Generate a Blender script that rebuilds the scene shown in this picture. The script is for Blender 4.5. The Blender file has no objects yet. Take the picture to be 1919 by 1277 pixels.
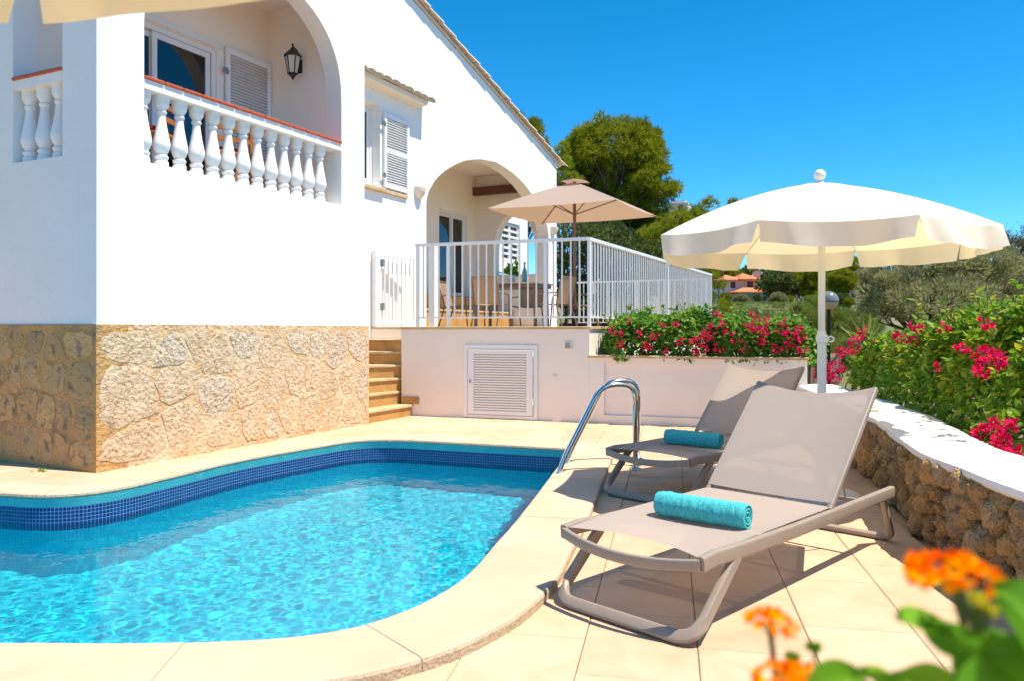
import bpy, math, random
import numpy as np
from mathutils import Vector, Matrix, noise
R = math.radians
rnd = random.Random(7)
nrng = np.random.default_rng(11)
scene = bpy.context.scene
col = scene.collection

# ------------------------------------------------------------------ camera
cd = bpy.data.cameras.new('camera')
cam = bpy.data.objects.new('camera', cd); col.objects.link(cam)
cam.location = (0, 0, 1.2); cam.rotation_euler = (R(90), 0, 0)
cd.sensor_width = 36; cd.lens = 36 * 1480 / 1919
cd.shift_y = -21.5 / 1919
cd.clip_start = 0.05; cd.clip_end = 4000
cd.dof.use_dof = True; cd.dof.focus_distance = 6.0; cd.dof.aperture_fstop = 4.6
scene.camera = cam
# ------------------------------------------------------------------ sky and sun
SUN_EL = 67.0
SUN = Vector((0.951 * math.cos(R(SUN_EL)), -0.309 * math.cos(R(SUN_EL)), math.sin(R(SUN_EL)))).normalized()
world = bpy.data.worlds.new('World'); scene.world = world; world.use_nodes = True
wn, wl = world.node_tree.nodes, world.node_tree.links
bg = wn['Background']; bg.inputs['Strength'].default_value = 0.102
sky = wn.new('ShaderNodeTexSky'); sky.sky_type = 'NISHITA'; sky.sun_disc = False
sky.sun_elevation = R(SUN_EL); sky.sun_rotation = math.atan2(SUN.x, SUN.y)
sky.altitude = 1500; sky.air_density = 0.75; sky.dust_density = 0.0; sky.ozone_density = 5.0
hs = wn.new('ShaderNodeHueSaturation'); hs.inputs['Saturation'].default_value = 1.32; hs.inputs['Hue'].default_value = .486
wl.new(sky.outputs[0], hs.inputs['Color']); wl.new(hs.outputs[0], bg.inputs['Color'])
sl = bpy.data.lights.new('sun', 'SUN'); sl.energy = 3.1; sl.angle = R(0.53); sl.color = (1.0, 0.905, 0.755)
so = bpy.data.objects.new('sun', sl); col.objects.link(so)
so.rotation_euler = SUN.to_track_quat('Z', 'Y').to_euler(); so.location = (20, -5, 40)
scene.view_settings.view_transform = 'Standard'; scene.view_settings.look = 'None'
scene.view_settings.exposure = 1.28; scene.view_settings.gamma = 1.0
scene.view_settings.use_curve_mapping = False
scene.cycles.use_denoising = True
scene.cycles.max_bounces = 10; scene.cycles.transparent_max_bounces = 24
scene.cycles.sample_clamp_indirect = 6.0
sl.cycles.is_caustics_light = True

# ------------------------------------------------------------------ helpers
class MB:
    def __init__(s): s.v = []; s.f = []; s.uv = None
    def add(s, vs, fs):
        o = len(s.v); s.v += [tuple(p) for p in vs]; s.f += [tuple(i + o for i in f) for f in fs]; return s
    def box(s, x0, x1, y0, y1, z0, z1, M=None):
        vs = [(x, y, z) for z in (z0, z1) for y in (y0, y1) for x in (x0, x1)]
        if M is not None: vs = [M @ Vector(p) for p in vs]
        return s.add(vs, [(0, 2, 3, 1), (4, 5, 7, 6), (0, 1, 5, 4), (2, 6, 7, 3), (0, 4, 6, 2), (1, 3, 7, 5)])
    def bbox(s, x0, x1, y0, y1, z0, z1, b=0.005, M=None):   # box with chamfered top and vertical edges
        b = min(b, (x1 - x0) * .45, (y1 - y0) * .45, (z1 - z0) * .45)
        def ring(d, z): return [(x0 + d + b, y0 + d, z), (x1 - d - b, y0 + d, z), (x1 - d, y0 + d + b, z), (x1 - d, y1 - d - b, z),
                                (x1 - d - b, y1 - d, z), (x0 + d + b, y1 - d, z), (x0 + d, y1 - d - b, z), (x0 + d, y0 + d + b, z)]
        vs = ring(b * .7, z0) + ring(0, z0 + b) + ring(0, z1 - b) + ring(b * .7, z1)
        if M is not None: vs = [M @ Vector(p) for p in vs]
        fs = [tuple(range(7, -1, -1)), tuple(range(24, 32))]
        for k in range(3):
            for i in range(8): fs.append((k * 8 + i, k * 8 + (i + 1) % 8, k * 8 + 8 + (i + 1) % 8, k * 8 + 8 + i))
        return s.add(vs, fs)
    def prism(s, poly, z0, z1, b=0.0):
        n = len(poly); A = sum(poly[i][0] * poly[(i + 1) % n][1] - poly[(i + 1) % n][0] * poly[i][1] for i in range(n))
        if A < 0: poly = poly[::-1]
        if b:
            ins = inset(poly, b)
            vs = [(x, y, z0) for x, y in poly] + [(x, y, z1 - b) for x, y in poly] + [(x, y, z1) for x, y in ins]; L = 2
        else:
            vs = [(x, y, z0) for x, y in poly] + [(x, y, z1) for x, y in poly]; L = 1
        fs = [tuple(range(n - 1, -1, -1)), tuple(range(L * n, L * n + n))]
        for k in range(L):
            for i in range(n): fs.append((k * n + i, k * n + (i + 1) % n, (k + 1) * n + (i + 1) % n, (k + 1) * n + i))
        return s.add(vs, fs)
    def sweep(s, path, prof, closed=False, up=None, scale=None, caps=True):
        path = [Vector(p) for p in path]; n = len(path); m = len(prof); vs = []
        T0 = None; N = None
        for i, p in enumerate(path):
            if closed: t = (path[(i + 1) % n] - path[i - 1]).normalized()
            else: t = (path[min(i + 1, n - 1)] - path[max(i - 1, 0)]).normalized()
            if up is not None:
                N = Vector(up) - t * t.dot(Vector(up)); N.normalize()
            elif N is None:
                a = Vector((0, 0, 1)) if abs(t.z) < .9 else Vector((1, 0, 0)); N = (a - t * t.dot(a)).normalized()
            else: N = (N - t * t.dot(N)).normalized()
            B = t.cross(N); k = scale[i] if scale else 1
            vs += [p + N * (q[1] * k) + B * (q[0] * k) for q in prof]
        fs = []
        for i in range(n if closed else n - 1):
            for j in range(m):
                a, b = i * m + j, i * m + (j + 1) % m; c, d = ((i + 1) % n) * m + (j + 1) % m, ((i + 1) % n) * m + j
                fs.append((a, d, c, b))
        if caps and not closed: fs += [tuple(range(m)), tuple(range((n - 1) * m + m - 1, (n - 1) * m - 1, -1))]
        return s.add(vs, fs)
    def tube(s, path, r, n=8, closed=False, scale=None):
        return s.sweep(path, [(r * math.cos(2 * math.pi * i / n), r * math.sin(2 * math.pi * i / n)) for i in range(n)], closed, None, scale)
    def bar(s, p, q, w, h, up=(0, 0, 1)):
        return s.sweep([p, q], [(-w / 2, -h / 2), (w / 2, -h / 2), (w / 2, h / 2), (-w / 2, h / 2)], False, up)
    def lathe(s, prof, c=(0, 0, 0), n=16):
        vs = []; m = len(prof)
        for r, z in prof: vs += [(c[0] + r * math.cos(2 * math.pi * i / n), c[1] + r * math.sin(2 * math.pi * i / n), c[2] + z) for i in range(n)]
        fs = [tuple(range(n - 1, -1, -1)), tuple(range((m - 1) * n, m * n))]
        for k in range(m - 1):
            for i in range(n): fs.append((k * n + i, k * n + (i + 1) % n, (k + 1) * n + (i + 1) % n, (k + 1) * n + i))
        return s.add(vs, fs)
    def mesh(s, name, m, smooth=False):
        me = bpy.data.meshes.new(name); me.from_pydata([tuple(p) for p in s.v], [], s.f)
        if m: me.materials.append(m)
        if smooth:
            me.polygons.foreach_set('use_smooth', [True] * len(me.polygons))
        me.update(); return me
    def build(s, name, m, parent=None, smooth=False, auto=None):
        o = bpy.data.objects.new(name, s.mesh(name, m, smooth or auto is not None)); col.objects.link(o)
        if auto is not None: sharp(o.data, auto)
        if parent is not None: o.parent = parent
        return o

def sharp(me, ang):
    try: me.set_sharp_from_angle(angle=R(ang))
    except Exception: pass
def inset(poly, d):
    n = len(poly); out = []
    for i in range(n):
        p0, p1, p2 = Vector(poly[i - 1]), Vector(poly[i]), Vector(poly[(i + 1) % n])
        a = (p1 - p0); b = (p2 - p1)
        if a.length < 1e-7 or b.length < 1e-7: out.append(tuple(p1)); continue
        a.normalize(); b.normalize()
        na, nb = Vector((-a.y, a.x)), Vector((-b.y, b.x)); k = na + nb
        k = k / max(k.dot(na), .35)
        out.append((p1.x + k.x * d, p1.y + k.y * d))
    return out
def tag(o, label=None, cat=None, group=None, kind=None):
    if label: o['label'] = label
    if cat: o['category'] = cat
    if group: o['group'] = group
    if kind: o['kind'] = kind
    return o
def empty(name, loc=(0, 0, 0), rz=0, label=None, cat=None, group=None):
    o = bpy.data.objects.new(name, None); col.objects.link(o); o.location = loc; o.rotation_euler = (0, 0, rz)
    o.empty_display_size = .2
    return tag(o, label, cat, group)
def kids(o): return [c for c in bpy.data.objects if c.parent == o]
def copy_tree(o, parent=None):
    c = o.copy(); col.objects.link(c); c.parent = parent
    for ch in kids(o): copy_tree(ch, c)
    return c
def inst(me, name, parent, loc=(0, 0, 0), rot=(0, 0, 0), scale=(1, 1, 1)):
    o = bpy.data.objects.new(name, me); col.objects.link(o); o.parent = parent
    o.location = loc; o.rotation_euler = rot; o.scale = scale
    return o

# ------------------------------------------------------------------ materials
def lin(c): return tuple(c) + (1.0,)
def newmat(name):
    m = bpy.data.materials.new(name); m.use_nodes = True
    return m, m.node_tree.nodes, m.node_tree.links, m.node_tree.nodes['Principled BSDF']
def pm(name, c1, c2=None, ns=4.0, rough=.6, bump=0.0, bs=60.0, metal=0.0, spec=.5, detail=6.0, lo=.35, hi=.65, stain=None, bdist=.01, streak=None, vary=0.0):
    m, n, l, b = newmat(name)
    b.inputs['Roughness'].default_value = rough; b.inputs['Metallic'].default_value = metal
    b.inputs['Specular IOR Level'].default_value = spec
    tc = n.new('ShaderNodeTexCoord')
    if c2 is None: b.inputs['Base Color'].default_value = lin(c1)
    else:
        t = n.new('ShaderNodeTexNoise'); t.inputs['Scale'].default_value = ns; t.inputs['Detail'].default_value = detail
        t.inputs['Roughness'].default_value = .6
        if streak:
            mp = n.new('ShaderNodeMapping'); mp.inputs['Scale'].default_value = streak
            l.new(tc.outputs['Object'], mp.inputs['Vector']); l.new(mp.outputs[0], t.inputs['Vector'])
        else: l.new(tc.outputs['Object'], t.inputs['Vector'])
        r = n.new('ShaderNodeValToRGB'); e = r.color_ramp.elements
        e[0].position = lo; e[0].color = lin(c1); e[1].position = hi; e[1].color = lin(c2)
        l.new(t.outputs['Fac'], r.inputs['Fac']); out = r.outputs[0]
        if stain:
            t2 = n.new('ShaderNodeTexNoise'); t2.inputs['Scale'].default_value = stain[1]; t2.inputs['Detail'].default_value = 8
            l.new(tc.outputs['Object'], t2.inputs['Vector'])
            r2 = n.new('ShaderNodeValToRGB'); q = r2.color_ramp.elements
            q[0].position = stain[2]; q[0].color = (0, 0, 0, 1); q[1].position = stain[3]; q[1].color = (1, 1, 1, 1)
            l.new(t2.outputs['Fac'], r2.inputs['Fac'])
            mx = n.new('ShaderNodeMix'); mx.data_type = 'RGBA'
            l.new(r2.outputs[0], mx.inputs['Factor']); l.new(out, mx.inputs['A']); mx.inputs['B'].default_value = lin(stain[0])
            out = mx.outputs['Result']
        if vary:
            oi = n.new('ShaderNodeObjectInfo'); mr = n.new('ShaderNodeMapRange'); mr.inputs['To Min'].default_value = 1 - vary; mr.inputs['To Max'].default_value = 1 + vary
            l.new(oi.outputs['Random'], mr.inputs['Value']); hv = n.new('ShaderNodeHueSaturation'); l.new(mr.outputs[0], hv.inputs['Value']); l.new(out, hv.inputs['Color']); out = hv.outputs[0]
        l.new(out, b.inputs['Base Color'])
    if bump:
        t3 = n.new('ShaderNodeTexNoise'); t3.inputs['Scale'].default_value = bs; t3.inputs['Detail'].default_value = 8
        l.new(tc.outputs['Object'], t3.inputs['Vector'])
        bp = n.new('ShaderNodeBump'); bp.inputs['Strength'].default_value = bump; bp.inputs['Distance'].default_value = bdist
        l.new(t3.outputs['Fac'], bp.inputs['Height']); l.new(bp.outputs[0], b.inputs['Normal'])
    return m
def leafmat(name, cols, trans=.35, rough=.45, spec=.35, noise_mix=None):
    m, n, l, b = newmat(name)
    g = n.new('ShaderNodeNewGeometry'); r = n.new('ShaderNodeValToRGB'); e = r.color_ramp.elements
    while len(e) < len(cols): e.new(.5)
    for i, (p, c) in enumerate(cols): e[i].position = p; e[i].color = lin(c)
    src = g.outputs['Random Per Island']
    if noise_mix:    # patches of age through the plant, plus leaf to leaf variation
        tc = n.new('ShaderNodeTexCoord'); t = n.new('ShaderNodeTexNoise'); t.inputs['Scale'].default_value = noise_mix[0]
        l.new(tc.outputs['Object'], t.inputs['Vector'])
        ma = n.new('ShaderNodeMath'); ma.operation = 'MULTIPLY_ADD'; ma.inputs[1].default_value = noise_mix[1]
        l.new(src, ma.inputs[0])
        mb = n.new('ShaderNodeMath'); mb.operation = 'MULTIPLY_ADD'; mb.inputs[1].default_value = noise_mix[2]; mb.inputs[2].default_value = noise_mix[3]
        l.new(t.outputs['Fac'], mb.inputs[0]); l.new(mb.outputs[0], ma.inputs[2]); src = ma.outputs[0]
    l.new(src, r.inputs['Fac']); l.new(r.outputs[0], b.inputs['Base Color'])
    b.inputs['Roughness'].default_value = rough; b.inputs['Specular IOR Level'].default_value = spec
    tr = n.new('ShaderNodeBsdfTranslucent'); l.new(r.outputs[0], tr.inputs['Color'])
    mx = n.new('ShaderNodeMixShader'); mx.inputs[0].default_value = trans
    l.new(b.outputs[0], mx.inputs[1]); l.new(tr.outputs[0], mx.inputs[2])
    l.new(mx.outputs[0], n['Material Output'].inputs['Surface'])
    return m
def clothmat(name, c, trans=.3, see=0.0, bump=.15, bs=400, tc_col=None, wrinkle=None):
    m, n, l, b = newmat(name)
    b.inputs['Base Color'].default_value = lin(c); b.inputs['Roughness'].default_value = .85; b.inputs['Specular IOR Level'].default_value = .15
    tr = n.new('ShaderNodeBsdfTranslucent'); tr.inputs['Color'].default_value = lin(tc_col or c)
    mx = n.new('ShaderNodeMixShader'); mx.inputs[0].default_value = trans
    l.new(b.outputs[0], mx.inputs[1]); l.new(tr.outputs[0], mx.inputs[2]); out = mx.outputs[0]
    if see:
        tp = n.new('ShaderNodeBsdfTransparent'); m2 = n.new('ShaderNodeMixShader'); m2.inputs[0].default_value = see
        l.new(out, m2.inputs[1]); l.new(tp.outputs[0], m2.inputs[2]); out = m2.outputs[0]
    tc = n.new('ShaderNodeTexCoord')
    t = n.new('ShaderNodeTexNoise'); t.inputs['Scale'].default_value = bs; t.inputs['Detail'].default_value = 3
    l.new(tc.outputs['Object'], t.inputs['Vector'])
    bp = n.new('ShaderNodeBump'); bp.inputs['Strength'].default_value = bump; bp.inputs['Distance'].default_value = .003
    l.new(t.outputs['Fac'], bp.inputs['Height'])
    if wrinkle:
        w = n.new('ShaderNodeTexNoise'); w.inputs['Scale'].default_value = wrinkle[0]; w.inputs['Detail'].default_value = 4
        mp = n.new('ShaderNodeMapping'); mp.inputs['Scale'].default_value = wrinkle[2]
        l.new(tc.outputs['Object'], mp.inputs['Vector']); l.new(mp.outputs[0], w.inputs['Vector'])
        b2 = n.new('ShaderNodeBump'); b2.inputs['Strength'].default_value = wrinkle[1]; b2.inputs['Distance'].default_value = .03
        l.new(w.outputs['Fac'], b2.inputs['Height']); l.new(b2.outputs[0], bp.inputs['Normal'])
    l.new(bp.outputs[0], b.inputs['Normal']); l.new(bp.outputs[0], tr.inputs['Normal'])
    l.new(out, n['Material Output'].inputs['Surface'])
    return m
def glassmat(name, tint, ior=1.8, clear=.9):
    m, n, l, b = newmat(name); n.remove(b)
    f = n.new('ShaderNodeFresnel'); f.inputs['IOR'].default_value = ior
    tp = n.new('ShaderNodeBsdfTransparent'); tp.inputs['Color'].default_value = lin(tint)
    gl = n.new('ShaderNodeBsdfGlossy'); gl.inputs['Roughness'].default_value = .01
    mx = n.new('ShaderNodeMixShader'); l.new(f.outputs[0], mx.inputs[0]); l.new(tp.outputs[0], mx.inputs[1]); l.new(gl.outputs[0], mx.inputs[2])
    l.new(mx.outputs[0], n['Material Output'].inputs['Surface'])
    return m
def mosaic(name, ca, cb, cm, size, uv=True, rough=.25):
    m, n, l, b = newmat(name)
    tc = n.new('ShaderNodeTexCoord'); mp = n.new('ShaderNodeMapping'); mp.inputs['Scale'].default_value = (1 / size,) * 3
    l.new(tc.outputs['UV' if uv else 'Object'], mp.inputs['Vector'])
    br = n.new('ShaderNodeTexBrick'); br.offset = 0; br.squash = 1
    br.inputs['Scale'].default_value = 1; br.inputs['Brick Width'].default_value = 1; br.inputs['Row Height'].default_value = 1
    br.inputs['Mortar Size'].default_value = .07; br.inputs['Mortar Smooth'].default_value = .1; br.inputs['Bias'].default_value = 0
    br.inputs['Color1'].default_value = lin(ca); br.inputs['Color2'].default_value = lin(cb); br.inputs['Mortar'].default_value = lin(cm)
    l.new(mp.outputs[0], br.inputs['Vector']); l.new(br.outputs['Color'], b.inputs['Base Color'])
    b.inputs['Roughness'].default_value = rough
    bp = n.new('ShaderNodeBump'); bp.inputs['Strength'].default_value = .4; bp.inputs['Distance'].default_value = .002; bp.invert = True
    l.new(br.outputs['Fac'], bp.inputs['Height']); l.new(bp.outputs[0], b.inputs['Normal'])
    return m

M = {}
M['plaster'] = pm('white_plaster', (.88, .87, .85), (.84, .83, .81), 1.3, .8, .35, 16, spec=.2, bdist=.012)
M['terrplaster'] = pm('terrace_plaster', (.90, .82, .74), (.87, .78, .69), .9, .8, .2, 22, spec=.2, bdist=.008)  # white wall; warm light bounced off the deck is put into this colour
M['inner'] = pm('bounce_tinted_inner_plaster', (.90, .82, .74), (.87, .79, .70), .9, .8, .25, 18, spec=.2, bdist=.008)  # same white plaster as outside, tinted to stand in for warm bounce light
M['stone'] = pm('plinth_stone', (.72, .565, .385), (.60, .43, .26), 9, .92, 1.0, 30, spec=.08, detail=10, stain=((.44, .30, .17), 34, .57, .66), bdist=.03, vary=.06)
M['stone2'] = pm('plinth_stone_grey', (.72, .60, .45), (.57, .44, .30), 12, .92, 1.0, 26, spec=.08, detail=10, stain=((.38, .27, .17), 38, .56, .65), bdist=.035, vary=.06)
M['mortar'] = pm('plinth_mortar', (.72, .50, .29), (.62, .40, .21), 7, .95, 1.0, 32, spec=.08, detail=10, stain=((.74, .57, .38), 2.6, .45, .62), bdist=.028)
M['stoneW'] = pm('weathered_shaded_stone', (.48, .33, .18), (.66, .41, .17), 3.0, .92, 1.0, 30, spec=.05, stain=((.26, .20, .14), 12, .52, .68), bdist=.03, vary=.14)  # weathering, with the shade on this plinth side also put into the colour
M['mortarW'] = pm('weathered_shaded_mortar', (.64, .37, .13), (.48, .30, .14), 4, .95, 1.0, 32, spec=.05, detail=10, stain=((.32, .23, .13), 3, .52, .68), bdist=.028)  # matching mortar: weathered tone, darkened as well for the shade of that side
M['deck'] = pm('sandstone_slab', (.64, .44, .295), (.545, .365, .23), 6, .75, .4, 120, spec=.2, detail=9, stain=((.66, .475, .335), 1.6, .45, .75), bdist=.003, vary=.065)
M['grout'] = pm('deck_grout', (.54, .38, .24), (.47, .33, .21), 9, .95)
M['coping'] = pm('coping_stone', (.64, .45, .315), (.575, .40, .27), 3, .75, .35, 90, spec=.2, stain=((.66, .48, .35), 1.1, .45, .7), bdist=.003, vary=.04)
M['copedge'] = pm('coping_rough_edge', (.52, .41, .28), (.42, .34, .24), 30, .95, .9, 70, bdist=.01)
M['turq'] = pm('turquoise_pool_paint', (.05, .40, .44), (.09, .46, .48), 6, .5, .3, 60, stain=((.28, .52, .50), 9, .62, .78))
M['navy'] = mosaic('navy_mosaic', (.004, .018, .12), (.008, .036, .20), (.13, .30, .45), .026)
M['aqua'] = mosaic('aqua_mosaic', (.001, .47, .66), (.004, .65, .80), (.01, .66, .80), .026)
M['aquaf'] = mosaic('aqua_mosaic_floor', (.001, .47, .66), (.004, .65, .80), (.01, .66, .80), .026, False)
M['terracotta'] = pm('terracotta_tile', (.52, .095, .035), (.44, .08, .03), 12, .45, .1, 40)
M['tread'] = pm('sandstone_tread', (.62, .48, .30), (.52, .36, .19), 8, .7, .3, 60, spec=.25)
M['riser'] = pm('orange_stone_riser', (.52, .30, .11), (.42, .22, .07), 5, .75, .3, 60, spec=.2)
M['white'] = pm('white_paint', (.82, .82, .82), None, rough=.35)
M['shutter'] = pm('white_shutter_paint', (.80, .81, .83), None, rough=.4)
M['frame'] = pm('white_window_frame', (.80, .79, .77), None, rough=.3)
M['glass'] = glassmat('window_glass', (.55, .58, .60))
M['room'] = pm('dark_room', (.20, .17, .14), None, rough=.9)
M['curtain'] = clothmat('curtain_cloth', (.80, .84, .74), .3)
M['taupe'] = pm('taupe_aluminium', (.33, .265, .21), (.30, .24, .19), 20, .42, .05, 200)
M['sling'] = clothmat('taupe_sling', (.48, .40, .35), .22, .05, .25, 900)
M['slingd'] = clothmat('brown_sling', (.36, .25, .16), .15, .03, .2, 700)
M['chairmetal'] = pm('bronze_chair_frame', (.17, .12, .085), None, rough=.4)
M['canvas'] = clothmat('cream_canvas', (.92, .88, .80), .38, 0, .12, 500, (1.0, .74, .38), (3.2, .3, (1, 1, 1)))
M['taupecanvas'] = clothmat('taupe_canvas', (.47, .39, .345), .34, 0, .1, 500, (.60, .38, .24))
M['pole'] = pm('white_parasol_pole', (.80, .79, .76), None, rough=.35)
M['brownpole'] = pm('bronze_parasol_pole', (.22, .14, .10), None, rough=.4)
M['steel'] = pm('polished_steel', (.72, .70, .67), None, rough=.12, metal=1)
M['hinge'] = pm('grey_hinge', (.35, .35, .33), None, rough=.4, metal=.7)
M['black'] = pm('black_iron', (.018, .016, .015), (.03, .026, .022), 30, .5)
M['lampglass'] = pm('frosted_lantern_glass', (.62, .60, .52), None, rough=.3)
M['wood'] = pm('brown_beam', (.14, .05, .03), (.10, .035, .02), 12, .6, streak=(1, 8, 8))
M['chairwood'] = pm('orange_wood', (.42, .17, .05), (.34, .12, .035), 14, .5)
M['redcloth'] = clothmat('red_cushion', (.42, .02, .02), .05)
M['rooftile'] = pm('pale_roof_tile', (.82, .73, .62), (.68, .57, .45), 12, .85, .5, 40, stain=((.46, .38, .30), 20, .62, .78))
M['hood'] = pm('rough_stone_hood', (.62, .50, .36), (.46, .34, .22), 26, .95, 1.0, 50, stain=((.22, .15, .10), 34, .58, .66), bdist=.03)
M['hoodplaster'] = pm('hood_plaster', (.82, .74, .62), None, rough=.85)
M['walllight'] = pm('wall_light_ceramic', (.80, .72, .58), None, rough=.5)
M['rock'] = pm('lava_rock', (.84, .52, .23), (.50, .34, .20), 2.6, .95, .8, 5.5, spec=.05, detail=10, stain=((.34, .24, .16), 4.5, .58, .70), bdist=.16, vary=.18)
M['rock2'] = pm('grey_rock', (.76, .57, .36), (.48, .37, .25), 3, .95, .8, 6, spec=.05, detail=10, stain=((.86, .54, .24), 1.6, .50, .66), bdist=.16, vary=.18)
M['rock3'] = pm('ochre_rock', (.90, .54, .20), (.68, .42, .19), 2.4, .95, .8, 5, spec=.05, detail=10, stain=((.42, .29, .18), 5, .60, .72), bdist=.16, vary=.15)
M['core'] = pm('wall_core_mortar', (.46, .32, .19), (.32, .23, .15), 15, .95, .8, 50)
M['capwhite'] = pm('whitewashed_cap', (.84, .83, .80), (.80, .78, .74), 3, .85, .3, 60)
M['towel'] = pm('turquoise_towel', (.045, .42, .45), (.13, .60, .61), 120, .95, .8, 300, spec=.05, bdist=.005)
M['soil'] = pm('dry_soil', (.20, .14, .09), (.13, .09, .06), 12, .95, .7, 30)
M['ground'] = pm('scrubby_slope', (.20, .19, .075), (.09, .11, .035), .35, .95, .5, 3, detail=10, stain=((.28, .23, .12), .12, .5, .62))
M['bark'] = pm('pine_bark', (.16, .10, .065), (.10, .065, .045), 9, .95, .8, 20, streak=(6, 6, 1))
M['stem'] = pm('green_stem', (.14, .20, .05), (.10, .12, .04), 20, .6)
M['woodstem'] = pm('woody_stem', (.20, .13, .08), None, rough=.8)
M['pine'] = leafmat('pine_needles', [(0, (.085, .12, .014)), (.35, (.20, .24, .016)), (.7, (.35, .36, .022)), (1, (.46, .42, .03))], .42, .7, .05, (1.1, .5, .95, -.22))
M['pine2'] = leafmat('bright_pine_needles', [(0, (.12, .19, .018)), (.45, (.29, .34, .025)), (1, (.48, .46, .045))], .42, .7, .05, (1.3, .5, .8, -.15))
M['dark'] = leafmat('dark_evergreen_leaves', [(0, (.06, .085, .025)), (.5, (.12, .155, .04)), (1, (.22, .24, .08))], .3, .6, .1)
M['olive'] = leafmat('grey_olive_leaves', [(0, (.18, .19, .08)), (.5, (.33, .33, .14)), (1, (.47, .44, .26))], .35, .7, .1, (1.2, .6, .6, -.1))
M['shrub'] = leafmat('feathery_green_leaves', [(0, (.13, .18, .04)), (.5, (.26, .32, .07)), (1, (.40, .42, .14))], .4, .7, .05, (.9, .5, .8, -.15))
M['bougL'] = leafmat('bougainvillea_leaves', [(0, (.05, .14, .013)), (.40, (.12, .29, .02)), (.62, (.24, .41, .028)), (.82, (.48, .46, .04)), (1, (.60, .28, .06))], .45, .45, .25, (1.6, .62, .60, -.085))
M['bougG'] = leafmat('green_bougainvillea_leaves', [(0, (.05, .14, .018)), (.45, (.13, .31, .035)), (.8, (.27, .43, .05)), (1, (.55, .36, .10))], .48, .42, .28, (1.8, .65, .45, -.05))
M['bract'] = leafmat('magenta_bracts', [(0, (.52, .006, .03)), (.5, (.72, .012, .09)), (1, (.85, .03, .22))], .4, .6, .1)
M['lanL'] = leafmat('lantana_leaves', [(0, (.08, .24, .014)), (.6, (.16, .40, .02)), (1, (.32, .52, .035))], .45, .5, .2)
M['lanF'] = leafmat('lantana_florets', [(0, (.90, .09, .0)), (.35, (.98, .22, .0)), (.6, (1.0, .42, .0)), (1, (1.0, .66, .0))], .3, .7, .0)
M['lanB'] = leafmat('lantana_buds', [(0, (.45, .50, .03)), (1, (.75, .65, .04))], .3, .5, .2)
M['farwall'] = pm('far_house_wall', (.74, .56, .46), (.70, .52, .42), 1, .9)
M['farwhite'] = pm('far_white_wall', (.78, .75, .72), None, rough=.9)
M['farroof'] = pm('orange_roof_tiles', (.66, .22, .09), (.56, .17, .07), 2.5, .85, .4, 8)
M['farwin'] = pm('dark_far_window', (.10, .03, .025), None, rough=.4)
M['farglass'] = pm('teal_veranda_glass', (.12, .30, .30), None, rough=.15)
M['globe'] = pm('smoked_lamp_globe', (.20, .20, .20), None, rough=.15, spec=.7)
M['globeb'] = pm('lamp_globe_lower', (.55, .45, .25), None, rough=.3)
M['pot'] = pm('white_pot', (.78, .80, .80), None, rough=.3)
M['tableglass'] = pm('table_top_glass', (.30, .24, .19), None, rough=.08, spec=.7)

# ------------------------------------------------------------------ terrain
def hterr(x, y):
    r = math.hypot(x, y)
    def ss(a, b, t):
        t = max(0, min(1, (t - a) / (b - a))); return t * t * (3 - 2 * t)
    z = -1.75 + 1.55 * ss(4, 12, x) * ss(-30, 2, y) + 1.0 * ss(17, 24, y)
    z += 3.9 * ss(32, 125, r) + 16 * ss(125, 330, r) * (0.55 + .45 * noise.noise((x / 160, y / 160, 2)))
    z += .35 * noise.noise((x / 9, y / 9, 0)) * ss(14, 30, r) + .5 * noise.noise((x / 45, y / 45, 5)) * ss(40, 100, r)
    z -= 30 * ss(600, 1800, r)
    return z
mb = MB(); rs = [0, 6, 9, 12, 14, 16, 18, 20, 22, 25, 28, 32, 37, 43, 50, 58, 68, 80, 95, 112, 130, 150, 175, 205, 240, 285, 340, 420, 540, 700, 950, 1300, 1800]
NA = 120
vs = []
for r_ in rs:
    for i in range(NA):
        a = 2 * math.pi * i / NA; x, y = r_ * math.cos(a), r_ * math.sin(a); vs.append((x, y, hterr(x, y)))
fs = [(k * NA + i, k * NA + (i + 1) % NA, (k + 1) * NA + (i + 1) % NA, (k + 1) * NA + i)[::-1] for k in range(len(rs) - 1) for i in range(NA)]
mb.add(vs, [f[::-1] for f in fs]); tag(mb.build('terrain', M['ground'], smooth=True), kind='structure')

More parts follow.
